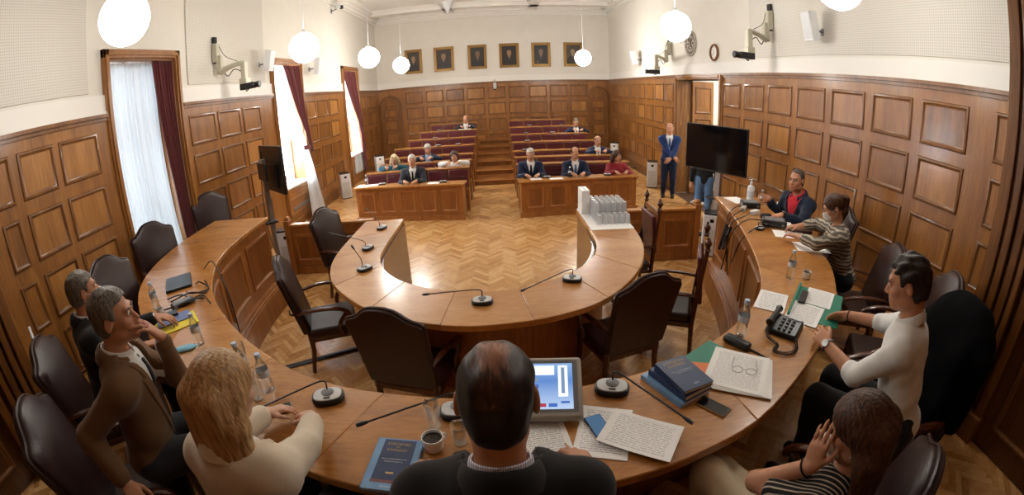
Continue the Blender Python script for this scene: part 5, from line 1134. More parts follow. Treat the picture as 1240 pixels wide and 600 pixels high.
def person(label,head,face,sc=1.0,floor=0.0,lean=.12,side=0.0,look=(0,0,0),hands=None,wear=None,hairstyle=('short','hair_dark',{}),skin='skin',h=.006,seat=True,female=False,kup=0.0,extras=None,group=None,stand=False,mouth=True,knee=None):
    """head: world centre of the head. face: plan direction of the body. hands: {'L':(wrist world, dir, palm normal, curl..)}"""
    wear=wear or {}; hd=V(*head); az=math.atan2(face[0],face[1]); s=sc
    # person frame: x right, y forward, z up, origin on the floor below the hips
    ux,uy=V(math.cos(az),-math.sin(az),0),V(math.sin(az),math.cos(az),0)
    Rt=roty(side)@rotx(-lean); up=Rt@V(0,0,1)
    offN=up*.53*s; offH=up*.03*s+V(0,.03*s,.135*s)+V(0,lean*.06,0)*s
    hipz=hd[2]-floor-(offN+offH)[2]
    hip=V(0,0,hipz); hc=hip+offN+offH
    org=hd-ux*hc[0]-uy*hc[1]; org[2]=floor
    root=empty('person',tuple(org),-az,label,'person',group)
    toL=lambda p: V(np.dot(V(*p)-org,ux),np.dot(V(*p)-org,uy),p[2]-floor); dirL=lambda d: V(np.dot(d,ux),np.dot(d,uy),d[2])
    neck=hip+offN; H=hc; Rh=rotz(-look[0])@rotx(look[1])@roty(look[2])
    shw=(.16 if female else .18)*s; chest=hip+up*.37*s; belly=hip+up*.18*s
    SH={k:neck+Rt@V(q*shw,-.005*s,-.082*s) for k,q in(('R',1),('L',-1))}
    J={}
    for k,q in(('R',1),('L',-1)):
        hh=(hands or {}).get(k)
        if hh is None: hh=dict(at=None)
        if hh.get('at') is None and 'head' not in hh: W=hip+V(q*.16,.34,.06)*s if not stand else hip+V(q*.26,.06,-.12)*s
        elif 'head' in hh: W=H+Rh@(s*V(*hh['head']))
        else: W=toL(hh['at'])+V(0,0,.02)
        pole=V(*hh.get('pole',(q*.6,-.5,-.6)))
        E,W=ik(SH[k],W,.285*s,.255*s,pole)
        d=dirL(hh['dir']) if 'dir' in hh else unit(W-E); n=dirL(hh['n']) if 'n' in hh else V(0,0,-1)
        if 'hdir' in hh: d=Rh@V(*hh['hdir'])
        if 'hn' in hh: n=Rh@V(*hh['hn'])
        J[k]=(SH[k],E,W,d,n,hh)
    LEG={}
    for k,q in(('R',1),('L',-1)):
        a=hip+V(q*.09*s,.0,-.01)
        if stand: kn=hip+V(q*.1*s,.02,-.43*s); an=V(q*.11*s,-.0,.08*s)
        else:
            kd=knee or (.43,.12); kn=hip+V(q*(kd[1])*s,kd[0]*s,kup+(.07 if kup and q<0 else 0)); an=V(q*(kd[1])*s,kd[0]*s-.05,.09*s)
        LEG[k]=(a,kn,an)
    pts=[hip,neck,H+V(0,0,.13*s),H-V(0,0,.1)]+[p for k in J for p in J[k][:3]]+[J[k][2]+J[k][3]*.2*s for k in J]+[p for k in LEG for p in LEG[k]]+[LEG[k][2]+V(0,.2*s,-.06*s) for k in LEG]
    lo=np.min(pts,0)-.17*s; hi=np.max(pts,0)+.17*s; lo[2]=max(lo[2],-.02)
    def torso(F,o,k=.05,fem=female):
        w=.93 if fem else 1.0
        F.ell(hip+V(0,-.02*s,.0),np.array([.165,.12,.12])*s+o,Rt,k=k); F.ell(belly,np.array([.145*w,.112,.17])*s+o,Rt,k=k); F.ell(chest,np.array([.165*w,.112,.17])*s+o,Rt,k=k)
        F.cap(SH['L'],SH['R'],.056*s+o,k=k*1.2); F.ell(neck+Rt@V(0,-.02,-.075)*s,np.array([.12*w,.072,.055])*s+o,Rt,k=k)
        if fem:
            for q in(-1,1): F.ell(chest+Rt@V(q*.07,.085,-.005)*s,np.array([.062,.055,.062])*s+o,Rt,k=.04)
    def arm(F,o,upto=1.0,k=.03):
        for kk in J:
            S,E,W=J[kk][:3]; F.cap(S,E,.054*s+o,.042*s+o,k=k)
            if upto>0: F.cap(E,E+(W-E)*upto,.042*s+o,(.042+(.029-.042)*upto)*s+o,k=.015)
    def legs(F,o,k=.04,lower=1.0):
        for kk in LEG:
            a,kn,an=LEG[kk]; F.cap(a,kn,.088*s+o,.062*s+o,k=k); F.cap(kn,kn+(an-kn)*lower,.06*s+o,(.06-.022*lower)*s+o,k=.02)
    sk=M[skin]
    F=Field(lo,hi,h); torso(F,0); arm(F,0); legs(F,0)
    for kk in LEG: a=LEG[kk][2]; F.cap(a+V(0,-.03*s,-.045*s),a+V(0,.13*s,-.055*s),.036*s,.03*s,k=.03)
    F.cap(neck+Rt@V(0,-.02,-.06)*s,H+Rh@(s*V(0,-.03,-.05)),.06*s if not female else .05*s,.056*s if not female else .047*s,k=.03)
    head_prims(F,H,Rh,s,female)
    for kk,q in(('R',1),('L',-1)):
        S,E,W,d,n,hh=J[kk]
        add_hand(F,W,d,n,q,s*(.92 if female else 1.0),hh.get('curl',(.3,.45,.3)),hh.get('spread',.09),hh.get('thumb',(.7,.25)),hh.get('per'))
    lip=lambda c: ((np.abs(((c-H)@Rh)[:,0])<.021*s)&(((c-H)@Rh)[:,1]>.08*s)&(((c-H)@Rh)[:,2]<-.0525*s)&(((c-H)@Rh)[:,2]>-.075*s)).astype(int)
    F.build('body',[sk,M['lips']],root,mi=lip)
    if not (extras or {}).get('noeyes'): eyes(H,Rh,s,root,M['iris'],M[hairstyle[1] if (extras or {}).get('brow') is None else extras['brow']])
    if hairstyle[0]: hair(hairstyle[0],H,Rh,s,root,M[hairstyle[1]],max(h*.8,.0045),hairstyle[2] if len(hairstyle)>2 else {})
    g=max(h,.007)
    cz=(extras or {}).get('cuff',.045)
    loc=lambda x,y,z: [Rt[0,i]*(x-neck[0])+Rt[1,i]*(y-neck[1])+Rt[2,i]*(z-neck[2]) for i in range(3)]
    up_only=np.array([lo[0],lo[1],hip[2]-.16*s]); 
    def neckcut(F,r=.062,zz=-.01): F.cut(neck+Rt@V(0,.0,.06)*s,np.array([r,r*1.05,.085])*s,Rt,k=.006)
    def vcut(F,depth,wid,y0=.0):
        def fn(x,y,z):
            X,Y,Z=loc(x,y,z); zz=(Z+depth*s)/(depth*s); return -np.maximum(np.maximum(np.maximum(np.abs(X)-wid*s*np.clip(zz,0,1.2),-(Y-y0)),Y-.175*s),-(Z+depth*s))
        F.keep(fn)
    def bottom(F,zc):
        def fn(x,y,z): X,Y,Z=loc(x,y,z); return (-zc*s-Z)+0*X+0*Y
        F.keep(fn)
    def collar(F,r,rr,z0,tilt,k=.004,gap=.0):
        P=[]
        for a in np.linspace(PI/2+gap,PI/2+2*PI-gap,18):
            P.append(neck+Rt@(s*V(r*math.cos(a),r*1.08*math.sin(a)-.0+.0,z0-tilt*math.sin(a))))
        for a,b in zip(P[:-1],P[1:]): F.cap(a,b,rr*s,k=k)
    def band(name,mat,r0,z0,r1,z1,t,gap,tilt,par):
        v=[];f=[];n=26
        for a in np.linspace(PI/2+gap,PI/2+2*PI-gap,n):
            for r,z in((r0,z0),(r1,z1),(r1+t,z1),((r1+r0)/2+t*1.4,(z0+z1)/2+.004),(r0+t,z0)): v.append(neck+Rt@(s*V(r*math.cos(a),-.012+r*1.06*math.sin(a),z-tilt*math.sin(a))))
        for i in range(n-1):
            for k in range(5): f.append((5*i+k,5*i+(k+1)%5,5*i+5+(k+1)%5,5*i+5+k))
        f+=[tuple(range(5)),tuple(5*n-5+k for k in range(4,-1,-1))]; mb=MB(); mb.add(v,f); return mb.build(name,mat,par,ang=60)
    for kind,spec in wear.items():
        mat=M[spec[0]]; op=spec[1] if len(spec)>1 else {}
        if kind in('shirt','blouse','polo'):
            F=Field(up_only,hi,g); torso(F,.008*s+op.get('loose',0)); up_=op.get('sleeve',.93); arm(F,.009*s+op.get('loose',0),upto=max(0,(up_-.5)*2))
            if up_<.5:
                def fn(x,y,z):
                    d=np.full(np.broadcast(x,y,z).shape,-1.0,np.float32)
                    for kk in J:
                        S,E=J[kk][0],J[kk][1]; e=unit(E-S); L=np.linalg.norm(E-S); t=(x-S[0])*e[0]+(y-S[1])*e[1]+(z-S[2])*e[2]-L*up_*2
                        near=np.sqrt((x-E[0])**2+(y-E[1])**2+(z-E[2])**2)<.2*s; d=np.where(near,np.maximum(d,t),d)
                    return d
                F.keep(fn)
            neckcut(F,.06 if kind!='blouse' else .068)
            if op.get('v'): vcut(F,op['v'],op.get('vw',.06))
            if op.get('hem',True): bottom(F,.62)
            F.wrinkle(.0028*s,38,30,34,len(label)); so=F.build(op.get('name',kind),mat,root)
            if kind!='blouse': band('collar',mat,.073,-.012,.064,.034,.006,op.get('gap',.2),.02,so)
            if op.get('button'):
                mb=MB()
                for zz in op['button']: mb.ball(neck+Rt@V(0,.118+.01,-zz)*s,.006*s,8)
                mb.build('button',M['white_plastic'],root)
        if kind=='tie':
            F=Field(up_only,hi,max(.006,h*.8)); torso(F,.0155*s)
            def fn(x,y,z): X,Y,Z=loc(x,y,z); w=np.where(Z>-.07*s,.017,.017+.022*np.clip((-Z/s-.07)/.3,0,1))*s; return np.maximum(np.maximum(np.maximum(np.abs(X)-w,-(Y-.03*s)),Y-.17*s),np.maximum(Z+.045*s,-.5*s-Z))
            F.keep(fn); F.cap(neck+Rt@V(0,.07,-.035)*s,neck+Rt@V(0,.078,-.07)*s,.017*s,.014*s,k=.006); F.build('tie',mat,root)
        if kind in('jacket','cardigan'):
            F=Field(np.array([lo[0],lo[1],hip[2]-.2*s]),hi,g); torso(F,.021*s,k=.06); arm(F,.017*s,upto=1-cz/.255*1.0,k=.045)
            for kk in J: F.ell(J[kk][0]+V(0,0,.0),np.array([.066,.066,.06])*s,None,k=.03)
            neckcut(F,.074); vcut(F,op.get('v',.33),op.get('vw',.085)); bottom(F,op.get('hem',.68))
            F.wrinkle(.004*s,30,26,24,len(label)); jo=F.build(kind,mat,root)
            if op.get('collar',True): band('collar',mat,.104,-.032,.077,.022,.009,op.get('gap',.85),.03,jo)
            if op.get('lapel',True):
                F=Field(up_only,hi,max(.006,h*.8)); torso(F,.03*s,k=.06); vd,vw=op.get('v',.33),op.get('vw',.085)
                def fn(x,y,z):
                    X,Y,Z=loc(x,y,z); zz=(Z+vd*s)/(vd*s); e=np.abs(X)-vw*s*np.clip(zz,0,1.2); w=(.012+.05*np.clip(zz*1.15,0,1))*s; w=np.where(zz>.82,w*.55,w); return np.maximum(np.maximum(np.maximum(np.maximum(e-w,-e),-(Y-.0*s)),Y-.18*s),np.maximum(-(Z+vd*s),Z+.005*s))
                F.keep(fn); torso_in=F
                F.build('lapel',mat,root)
        if kind in('trousers',):
            F=Field(lo,np.array([hi[0],hi[1],max(hip[2]+.16*s,max(LEG[q_][1][2] for q_ in LEG)+.13)]),max(g,.009)); legs(F,.014*s,lower=.94); F.ell(hip+V(0,-.02*s,0),np.array([.17,.13,.125])*s,k=.05); F.wrinkle(.003*s,28,24,26,1); F.build('trousers',mat,root)
        if kind=='shoes':
            for kk in LEG:
                a=LEG[kk][2]; F=Field(a-np.array([.07,.12,.1])*s,a+np.array([.07,.26,.06])*s,.009); F.cap(a+V(0,-.03,-.045)*s,a+V(0,.15,-.052)*s,.047*s,.04*s,k=.02); F.cap(a,a+V(0,0,-.05)*s,.046*s,k=.02); F.keep(lambda x,y,z:(.004-z)+0*x+0*y); F.build('shoe',mat,root)
        if kind=='mask':
            F=Field(H-.16*s,H+.16*s,.005); L=lambda x,y,z: H+Rh@(s*V(x,y,z)); F.ell(L(0,.062,-.052),s*np.array([.052,.062,.055]),Rh); F.ell(L(0,.1,-.035),s*np.array([.02,.022,.03]),Rh,k=.03*s)
            def fn(x,y,z): X,Y,Z=[(Rh[0,i]*(x-H[0])+Rh[1,i]*(y-H[1])+Rh[2,i]*(z-H[2]))/s for i in range(3)]; return np.maximum(np.maximum(.03-Y,Z+.012-.0),-.112-Z)
            F.keep(fn); mk=F.build('mask',mat,root)
            for sx in(-1,1): mb=MB(); mb.tube(catmull([L(sx*.05,.05,-.03),L(sx*.076,.02,-.01),L(sx*.086,-.012,.0),L(sx*.084,-.03,-.02),L(sx*.07,.01,-.06),L(sx*.05,.05,-.085)],5),.0012*s,5); mb.build('ear_loop',mat,mk)
    ex=extras or {}
    for kk,nm,mt,fr in ex.get('bands',[]):
        S,E,W=J[kk][:3]; d=unit(W-E); c=W-d*fr*s; r=.033*s; a=unit(np.cross(d,V(.3,.2,1))); b=np.cross(d,a); mb=MB(); mb.tube([c+r*(math.cos(t)*a+math.sin(t)*b) for t in np.linspace(0,2*PI,21)],.004*s if nm!='watch' else .007*s,6)
        o=mb.build(nm,M[mt],root)
        if nm=='watch': n=J[kk][4]; mb=MB(); n=unit(n-d*np.dot(n,d)); mb.lathe([(0,0),(.019*s,0),(.019*s,.008*s),(.0,.009*s)],20,c-n*.036*s,R=np.stack([unit(np.cross(d,-n)),d,-n],1)); mb.build('watch_face',M['steel'],o)
    root['_j']=0; del root['_j']
    return root,dict(H=H,Rh=Rh,J=J,hip=hip,neck=neck,Rt=Rt,s=s,org=org,ux=ux,uy=uy)
# ------------------------------------------------------------------ the people in the room
for n,c in dict(skin=(196,144,112),skin_tan=(190,136,104),skin_pale=(212,166,140)).items(): M[n]=skin_mat(n,rgb(*c))
M['hair_dark']=hair_mat('dark_hair',rgb(22,15,11),rgb(46,31,22)); M['hair_grey']=hair_mat('grey_hair',rgb(66,60,54),rgb(134,126,116)); M['hair_salt']=hair_mat('greying_dark_hair',rgb(44,38,34),rgb(96,86,78)); M['hair_white']=hair_mat('white_hair',rgb(170,164,156),rgb(216,212,206)); M['hair_blonde']=hair_mat('blonde_hair',rgb(146,108,66),rgb(210,170,118)); M['hair_brown']=hair_mat('brown_hair',rgb(42,24,15),rgb(88,54,32)); M['hair_pale']=hair_mat('pale_blonde_hair',rgb(190,164,118),rgb(226,208,166))
for n,c in dict(suit_black=(20,19,20),suit_brown=(104,74,46),suit_navy=(24,34,62),suit_grey=(44,46,54),suit_blue=(26,48,96),white_shirt=(228,228,226),blue_shirt=(150,176,214),cream=(214,200,178),navy_jacket=(28,36,58),red_polo=(206,40,54),red_blouse=(140,34,42),teal=(28,86,104),black_cloth=(16,16,18),khaki=(214,198,168),jeans=(98,136,184),tie_dark=(20,22,34),tie_blue=(70,96,150),mask_white=(232,234,236)).items(): M[n]=cloth(n,rgb(*c))
M['shoe']=plain('black_shoe_leather',rgb(20,18,18),.3); M['white_shoe']=plain('white_trainer',rgb(224,222,216),.5)
M['stripe_top']=stripes('black_top_with_pale_stripes',rgb(20,18,20),rgb(190,176,156),62,0,.3,.012); M['pattern_blouse']=stripes('grey_wavy_striped_blouse',rgb(92,84,74),rgb(176,166,148),30,2,.45,.06); M['checked']=stripes('finely_striped_shirt',rgb(226,226,232),rgb(150,150,176),180,0,.4)
def thin_hair():
    N=NT('thinning_dark_hair'); p=N.bsdf(Roughness=.5); at=N.n('ShaderNodeTexCoord'); mp=N.n('ShaderNodeMapping'); mp.inputs['Scale'].default_value=(70,22,30); N.l(at.outputs['Object'],mp.inputs['Vector']); nz=N.n('ShaderNodeTexNoise',Scale=1.6,Detail=6.0); N.l(mp.outputs[0],nz.inputs['Vector'])
    a=N.n('ShaderNodeAttribute',attribute_name='thin'); k=N.math('ADD',N.math('MULTIPLY',a.outputs['Fac'],.62),N.math('MULTIPLY',nz.outputs['Fac'],.62)); N.l(N.ramp(k,[(.42,rgb(20,13,9)),(.64,rgb(62,38,25)),(.9,rgb(166,112,84))]),p.inputs['Base Color']); bp=N.n('ShaderNodeBump',Strength=.4,Distance=.004); N.l(nz.outputs['Fac'],bp.inputs['Height']); N.l(bp.outputs[0],p.inputs['Normal']); return N.m
M['hair_thin']=thin_hair()
SUIT=lambda j,sh='white_shirt',tie='tie_dark': {'shirt':(sh,),'tie':(tie,),'jacket':(j,),'trousers':(j,),'shoes':('shoe',)}
HF=.0055
# bald man in the foreground
r,I=person('man with thinning crown seen from behind in a dark suit at the screen',(-.03,.80,1.80),(0,1),1.07,TIER+.2,lean=.2,look=(.02,-.3,0),h=HF,hairstyle=('thin','hair_thin',{'t':.008}),skin='skin_tan',wear={'shirt':('checked',),'tie':('tie_dark',),'jacket':('suit_black',),'trousers':('suit_black',),'shoes':('shoe',)},kup=-.09,
 hands={'R':dict(pole=(.25,-1,-.8),at=(.25,1.03,1.245),dir=(-.25,.95,-.1),n=(-.3,0,-1),curl=(.4,.6,.4),thumb=(.5,.5)),'L':dict(pole=(-.25,-1,-.8),at=(-.36,1.0,1.24),dir=(.5,.85,-.05),n=(0,0,-1))})
o=[c for c in r.children if c.name.startswith('hair')][0]; me=o.data; n=len(me.vertices); co=np.empty(n*3); me.vertices.foreach_get('co',co); q=((co.reshape(-1,3)-I['H'])@I['Rh'])/I['s']
d=np.sqrt((q[:,0]/.066)**2+((q[:,1]+.055)/.09)**2); th=np.clip(1.15-d,0,1)*(q[:,2]>.02); at=me.attributes.new('thin','FLOAT','POINT'); at.data.foreach_set('value',th.astype(np.float32))
mb=MB(); mb.tube([(.235,1.09,1.25),(.232,1.12,1.24),(.2,1.215,1.208),(.196,1.228,1.204)],[.0035,.0035,.0035,.0008],6); tag(mb.build('pencil',plain('pencil_wood',rgb(184,140,90),.5)),'thin pencil in the right hand of the bald man over the papers','pencil')
# blonde woman
person('blonde woman with long straight hair in a cream jacket seen from behind',(-.84,.90,1.72),(.22,.97),.98,TIER,lean=.22,look=(.1,-.28,.05),h=HF,female=True,hairstyle=('long','hair_blonde',{'len':.44,'t':.017}),skin='skin_pale',wear={'blouse':('white_shirt',),'jacket':('cream',{'v':.28,'hem':.6}),'trousers':('black_cloth',),'shoes':('shoe',)},
 hands={'R':dict(at=(-.80,1.33,1.255),dir=(-.75,.55,-.15),n=(-.1,-.2,-1),pole=(.9,-.35,-.5),curl=(.5,.6,.4)),'L':dict(at=(-1.05,1.33,1.245),dir=(.75,.5,0),n=(.1,-.2,-1),pole=(-.8,-.4,-.6),curl=(.45,.6,.4))},extras={'bands':[('R','bracelet','leather_red',.015)]})
# man in brown
r,I=person('grey haired man in a brown suit with his hand to his mouth',(-1.72,1.27,1.76),(.8,.6),1.06,TIER,lean=.1,look=(.12,-.02,.04),h=HF,hairstyle=('short','hair_grey',{'t':.013,'line':.036}),skin='skin_tan',wear={'shirt':('white_shirt',),'tie':('tie_dark',),'jacket':('suit_brown',{'v':.46,'vw':.1}),'trousers':('suit_grey',),'shoes':('shoe',)},
 hands={'R':dict(at=(-1.7,.87,1.1),dir=(.75,-.35,-.35),n=(-.3,.2,-1),pole=(-.2,-1,.15),curl=(.35,.5,.3)),'L':dict(head=(-.035,.17,-.155),hdir=(.35,-.35,.8),hn=(.35,-.9,-.2),pole=(.1,.6,-1),curl=(.3,.55,.4),thumb=(.7,.3))})
# masked man in black
person('grey haired man in black with a white face mask on the left',(-2.58,1.72,1.68),(.62,.78),1.04,TIER,lean=.08,look=(-.1,0,0),h=.007,hairstyle=('short','hair_grey',{'t':.012}),skin='skin_tan',wear={'shirt':('white_shirt',),'jacket':('black_cloth',{'v':.18}),'trousers':('black_cloth',),'shoes':('shoe',),'mask':('mask_white',)},hands={'R':dict(at=(-2.27,1.85,1.225),dir=(.8,.6,0),n=(0,0,-1)),'L':dict(at=(-2.42,2.16,1.265),dir=(.85,.2,-.1),n=(0,0,-1),curl=(.3,.5,.3))})
# man in the white shirt
person('dark haired man in a white shirt with rolled sleeves reading papers',(1.84,1.27,1.72),(-.5,.86),1.05,TIER,lean=.25,look=(-.12,-.35,0),h=HF,hairstyle=('short','hair_dark',{'t':.016,'line':.045,'rough':.006}),skin='skin_tan',wear={'shirt':('white_shirt',{'sleeve':.58,'gap':.5,'loose':.002}),'trousers':('black_cloth',),'shoes':('shoe',)},
 hands={'L':dict(at=(1.66,1.55,1.245),dir=(.1,.95,.1),n=(.75,.2,-.5),pole=(-.5,-.6,-.9),curl=(.45,.6,.4),thumb=(.6,.3)),'R':dict(at=(2.02,1.78,1.25),dir=(-.25,.75,-.5),n=(-.6,-.1,-.8),pole=(.9,-.2,-.5),curl=(.5,.7,.5))},extras={'bands':[('L','watch','steel',.012),('R','bracelet','leather',.012)]})
# woman in the striped top
person('brown haired woman in a striped top with her hand at her forehead',(1.04,.70,1.56),(-.45,.9),.97,TIER,lean=-.1,look=(-.25,-.42,.05),h=HF,female=True,hairstyle=('long','hair_brown',{'len':.3,'t':.016}),skin='skin_tan',wear={'blouse':('stripe_top',{'sleeve':.36,'loose':.008}),'trousers':('khaki',),'shoes':('shoe',),'mask':('mask_white',)},
 hands={'L':dict(head=(-.07,.155,-.1),hdir=(.15,-.35,.9),hn=(.85,-.4,0),pole=(-.35,-.1,-1),curl=(.12,.2,.15),spread=.05),'R':dict(at=(1.0,1.05,.98),dir=(-.9,.2,-.1),n=(0,0,-1))},knee=(.46,.05),kup=.08,extras={'bands':[('L','bracelet','black_cloth',.02)]})
# man in the red polo
r,I=person('short haired man in a navy jacket over a red polo shirt',(3.29,4.12,1.585),(-.9,-.12),1.04,TIER,lean=.2,look=(-.25,-.02,0),h=.007,hairstyle=('short','hair_salt',{'t':.004,'line':.055}),skin='skin_tan',wear={'polo':('red_polo',{'gap':.5}),'jacket':('navy_jacket',{'v':.42,'vw':.1,'lapel':False,'hem':.62,'gap':.6}),'trousers':('black_cloth',),'shoes':('shoe',)},
 hands={'R':dict(at=(3.15,4.44,1.27),dir=(-.5,.35,.1),n=(-.2,.7,-.1),pole=(.2,-.5,-1),curl=(.6,.8,.5)),'L':dict(at=(2.93,3.86,1.245),dir=(-.85,-.2,-.05),n=(0,0,-1),curl=(.25,.4,.3))},extras={'bands':[('L','watch','leather',.01)]})
S_,E_=I['J']['R'][0],I['J']['R'][1]; mb=MB(); mb.ball(S_*.62+E_*.38+V(.05,.045,.0),(.02,.02,.03),10); mb.build('arm_patch',M['paper'],r)
# masked woman with a ponytail
person('woman with a dark ponytail and white face mask writing in a grey patterned blouse',(2.93,3.06,1.57),(-.86,.5),.96,TIER,lean=.3,look=(-.05,-.5,0),h=.007,female=True,hairstyle=('pony','hair_brown',{'t':.012}),skin='skin',wear={'blouse':('pattern_blouse',{'sleeve':.8,'loose':.008}),'trousers':('black_cloth',),'shoes':('shoe',),'mask':('mask_white',)},
 hands={'R':dict(pole=(.8,-.3,.0),at=(2.84,3.44,1.255),dir=(-.8,.3,-.05),n=(0,0,-1),curl=(.4,.6,.4)),'L':dict(pole=(-.8,-.3,.0),at=(2.62,3.16,1.255),dir=(-.5,.8,0),n=(0,0,-1),curl=(.35,.5,.3))})
# the standing man and the two behind the television
r,I=person('tall bald man standing in a blue suit with hands folded beside the doorway',(3.93,9.72,1.62),(-.35,-.94),1.04,0,lean=0,look=(0,-.05,0),h=.009,stand=True,hairstyle=('bald','hair_grey',{'t':.006}),skin='skin',wear={'shirt':('white_shirt',),'tie':('tie_blue',),'jacket':('suit_blue',{'hem':.8}),'trousers':('suit_navy',),'shoes':('shoe',)},
 hands={'R':dict(at=(3.95,9.42,.93),dir=(.75,-.15,-.6),n=(0,.9,-.3),pole=(.6,-.4,-.2),curl=(.3,.4,.3)),'L':dict(at=(3.84,9.41,.95),dir=(-.75,-.15,-.6),n=(0,.9,-.3),pole=(-.6,-.4,-.2),curl=(.3,.4,.3))})
mb=MB(); mb.cbox(I['neck']+I['Rt']@V(.085,.135,-.2),(.06,.006,.045)); mb.build('name_badge',M['paper'],r)
person('person in black jacket and pale jeans standing mostly hidden behind the large television',(3.8,7.55,1.55),(-.5,-.86),.97,0,lean=0,h=.01,stand=True,skin='skin',wear={'jacket':('black_cloth',{'v':.1,'hem':.66}),'trousers':('jeans',),'shoes':('shoe',)})
person('person in dark trousers and white trainers standing in the doorway behind the television',(4.42,9.0,1.6),(-.9,-.4),.98,0,lean=0,h=.01,stand=True,skin='skin',wear={'jacket':('black_cloth',{'v':.1,'hem':.66}),'trousers':('black_cloth',),'shoes':('white_shoe',)})
# people on the benches
def bench(label,x,y,floor,wear,hs,skin='skin',female=False,z=1.2,look=(0,-.15,0),sc=1.0,face=(.0,-1),hands=None,desk=None,h=.0105):
    dz=desk if desk is not None else floor+.735
    hd=hands or {'R':dict(pole=(.55,-.9,-.3),at=(x-.12,y-.34,dz+.045),dir=(.3,-.9,0),n=(0,0,-1)),'L':dict(pole=(-.55,-.9,-.3),at=(x+.12,y-.34,dz+.045),dir=(-.3,-.9,0),n=(0,0,-1))}
    person(label,(x,y,floor+z),face,sc,floor,lean=.1,look=look,h=h,knee=(.3,.12),hairstyle=hs,skin=skin,wear=wear,female=female,hands=hd)
NT_=lambda j,sh='white_shirt': {'shirt':(sh,),'jacket':(j,{'v':.3}),'trousers':('suit_navy',),'shoes':('shoe',)}
bench('grey haired man in a dark suit and tie at the left bench desk',-1.78,9.08,0,SUIT('suit_grey'),('short','hair_white',{'t':.008}),z=1.17)
bench('blonde woman in teal behind the left bench desk',-2.36,9.95,0,{'blouse':('teal',),'cardigan':('teal',{'v':.2,'lapel':False}),'trousers':('black_cloth',),'shoes':('shoe',)},('long','hair_pale',{'len':.2,'fringe':1}),female=True,sc=.95,z=1.1,desk=.92)
bench('dark haired woman in a white shirt near the steps on the left benches',-.98,9.95,0,{'blouse':('white_shirt',{'loose':.012}),'trousers':('black_cloth',),'shoes':('shoe',)},('bob','hair_brown',{}),female=True,sc=.97,z=1.08,desk=.92)
bench('grey haired man in a navy suit with a pale blue shirt in the left benches',-1.72,10.9,0,{'shirt':('blue_shirt',),'jacket':('suit_navy',),'trousers':('suit_navy',),'shoes':('shoe',)},('short','hair_white',{'t':.01}),z=1.17,desk=.94,look=(0,-.45,0))
bench('man in a dark suit reading in the upper left rows beside the steps',-1.0,14.6,.4,{'shirt':('white_shirt',),'jacket':('suit_grey',),'trousers':('suit_grey',),'shoes':('shoe',)},('bald','hair_grey',{}),z=1.24,desk=1.37,look=(0,-.4,0))
bench('white haired man in a navy suit at the left end of the right bench desk',.66,9.05,0,SUIT('suit_navy'),('short','hair_white',{'t':.006}),z=1.17,look=(.1,-.35,0))
bench('bald man in a navy suit looking down at the right bench desk',1.58,9.05,0,SUIT('suit_navy',tie='tie_blue'),('bald','hair_dark',{}),z=1.16,look=(0,-.5,0),sc=1.03)
bench('woman with brown hair in a red blouse at the right bench desk',2.5,9.12,0,{'blouse':('red_blouse',{'loose':.01}),'trousers':('black_cloth',),'shoes':('shoe',)},('long','hair_brown',{'len':.18,'fringe':1}),female=True,sc=.97,z=1.08,look=(-.3,-.1,.1))
bench('balding man in a dark suit and blue tie behind the woman in red',2.48,10.88,0,SUIT('suit_navy',tie='tie_blue'),('bald','hair_grey',{}),z=1.2,desk=.94)
bench('man in a dark suit sitting alone in the upper right rows',2.42,13.6,.25,SUIT('suit_navy'),('short','hair_grey',{'t':.008}),z=1.22,desk=1.22)
# black jacket draped over the chair of the man in white
x,y,z,fx,fy,_=CH[13]; rz=face_rz(fx,fy); F=Field((-.46,-.66,.35),(.46,-.1,1.34),.012)
for zz,w,yy in((1.13,.1,-.43),(1.05,.19,-.41),(.95,.2,-.38),(.85,.21,-.355),(.75,.21,-.335),(.65,.21,-.315),(.5,.2,-.29)): F.cap((-w,yy,zz),(w,yy,zz),.108,k=.09)
for sx in(-1,1): F.cap((sx*.3,-.37,1.0),(sx*.33,-.33,.62),.055,.045,k=.05)
F.wrinkle(.008,17,13,7,3); o=F.build('jacket',plain('black_wool',rgb(9,9,11),.95,spec=.1,bump=.1,nscale=60),None); o.location=(x,y,z); o.rotation_euler=(0,0,rz); tag(o,'black jacket draped over the chair back of the man in white','jacket')
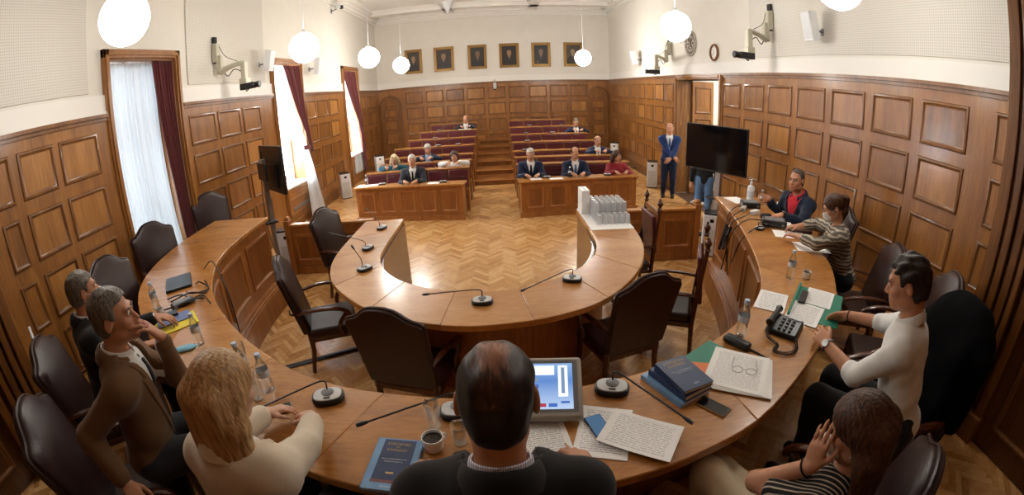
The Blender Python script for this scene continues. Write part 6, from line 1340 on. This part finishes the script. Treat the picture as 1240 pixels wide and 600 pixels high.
# ------------------------------------------------------------------ light and camera
W=bpy.data.worlds.new('world'); SC.world=W; W.use_nodes=True
W.node_tree.nodes.clear(); bg=W.node_tree.nodes.new('ShaderNodeBackground'); wo=W.node_tree.nodes.new('ShaderNodeOutputWorld'); W.node_tree.links.new(bg.outputs[0],wo.inputs[0])
bg.inputs[0].default_value=(.85,.92,1,1); bg.inputs[1].default_value=1.0
def area(name,loc,rot,sx,sy,power,col):
    l=bpy.data.lights.new(name,'AREA'); l.shape='RECTANGLE'; l.size=sx; l.size_y=sy; l.energy=power; l.color=col
    o=bpy.data.objects.new(name,l); o.location=loc; o.rotation_euler=rot; COL.objects.link(o); return o
for w,pw in zip(WIN,DAY): area('window_daylight',(XL-1.0,(w[0]+w[1])/2,2.4),(0,-PI/2,0),2.8,1.5,pw,(.86,.93,1))
area('lobby_light',(XR+1.6,8.8,3.3),(0,0,0),1.2,1.2,60,(1,.97,.92))
cd=bpy.data.cameras.new('camera'); co=bpy.data.objects.new('camera',cd); COL.objects.link(co)
yaw,pit,rol=.023,-.348,-.041
f=V(math.sin(yaw)*math.cos(pit),math.cos(yaw)*math.cos(pit),math.sin(pit)); r=V(math.cos(yaw),-math.sin(yaw),0); u=np.cross(r,f)
c,s=math.cos(rol),math.sin(rol); r,u=c*r+s*u,-s*r+c*u
co.matrix_world=Matrix(((r[0],u[0],-f[0],0),(r[1],u[1],-f[1],0),(r[2],u[2],-f[2],2.45),(0,0,0,1)))
cd.type='PANO'; cd.sensor_width=36; cd.clip_start=.05; cd.clip_end=100
cd.panorama_type='FISHEYE_LENS_POLYNOMIAL'; cd.fisheye_fov=PI
cd.fisheye_polynomial_k0=0; cd.fisheye_polynomial_k1=-1240/(541.054*36); cd.fisheye_polynomial_k2=0; cd.fisheye_polynomial_k3=0; cd.fisheye_polynomial_k4=0
SC.camera=co
vs=SC.view_settings; vs.view_transform='Standard'; vs.look='None'; vs.gamma=1; vs.use_curve_mapping=False; vs.exposure=EXPO
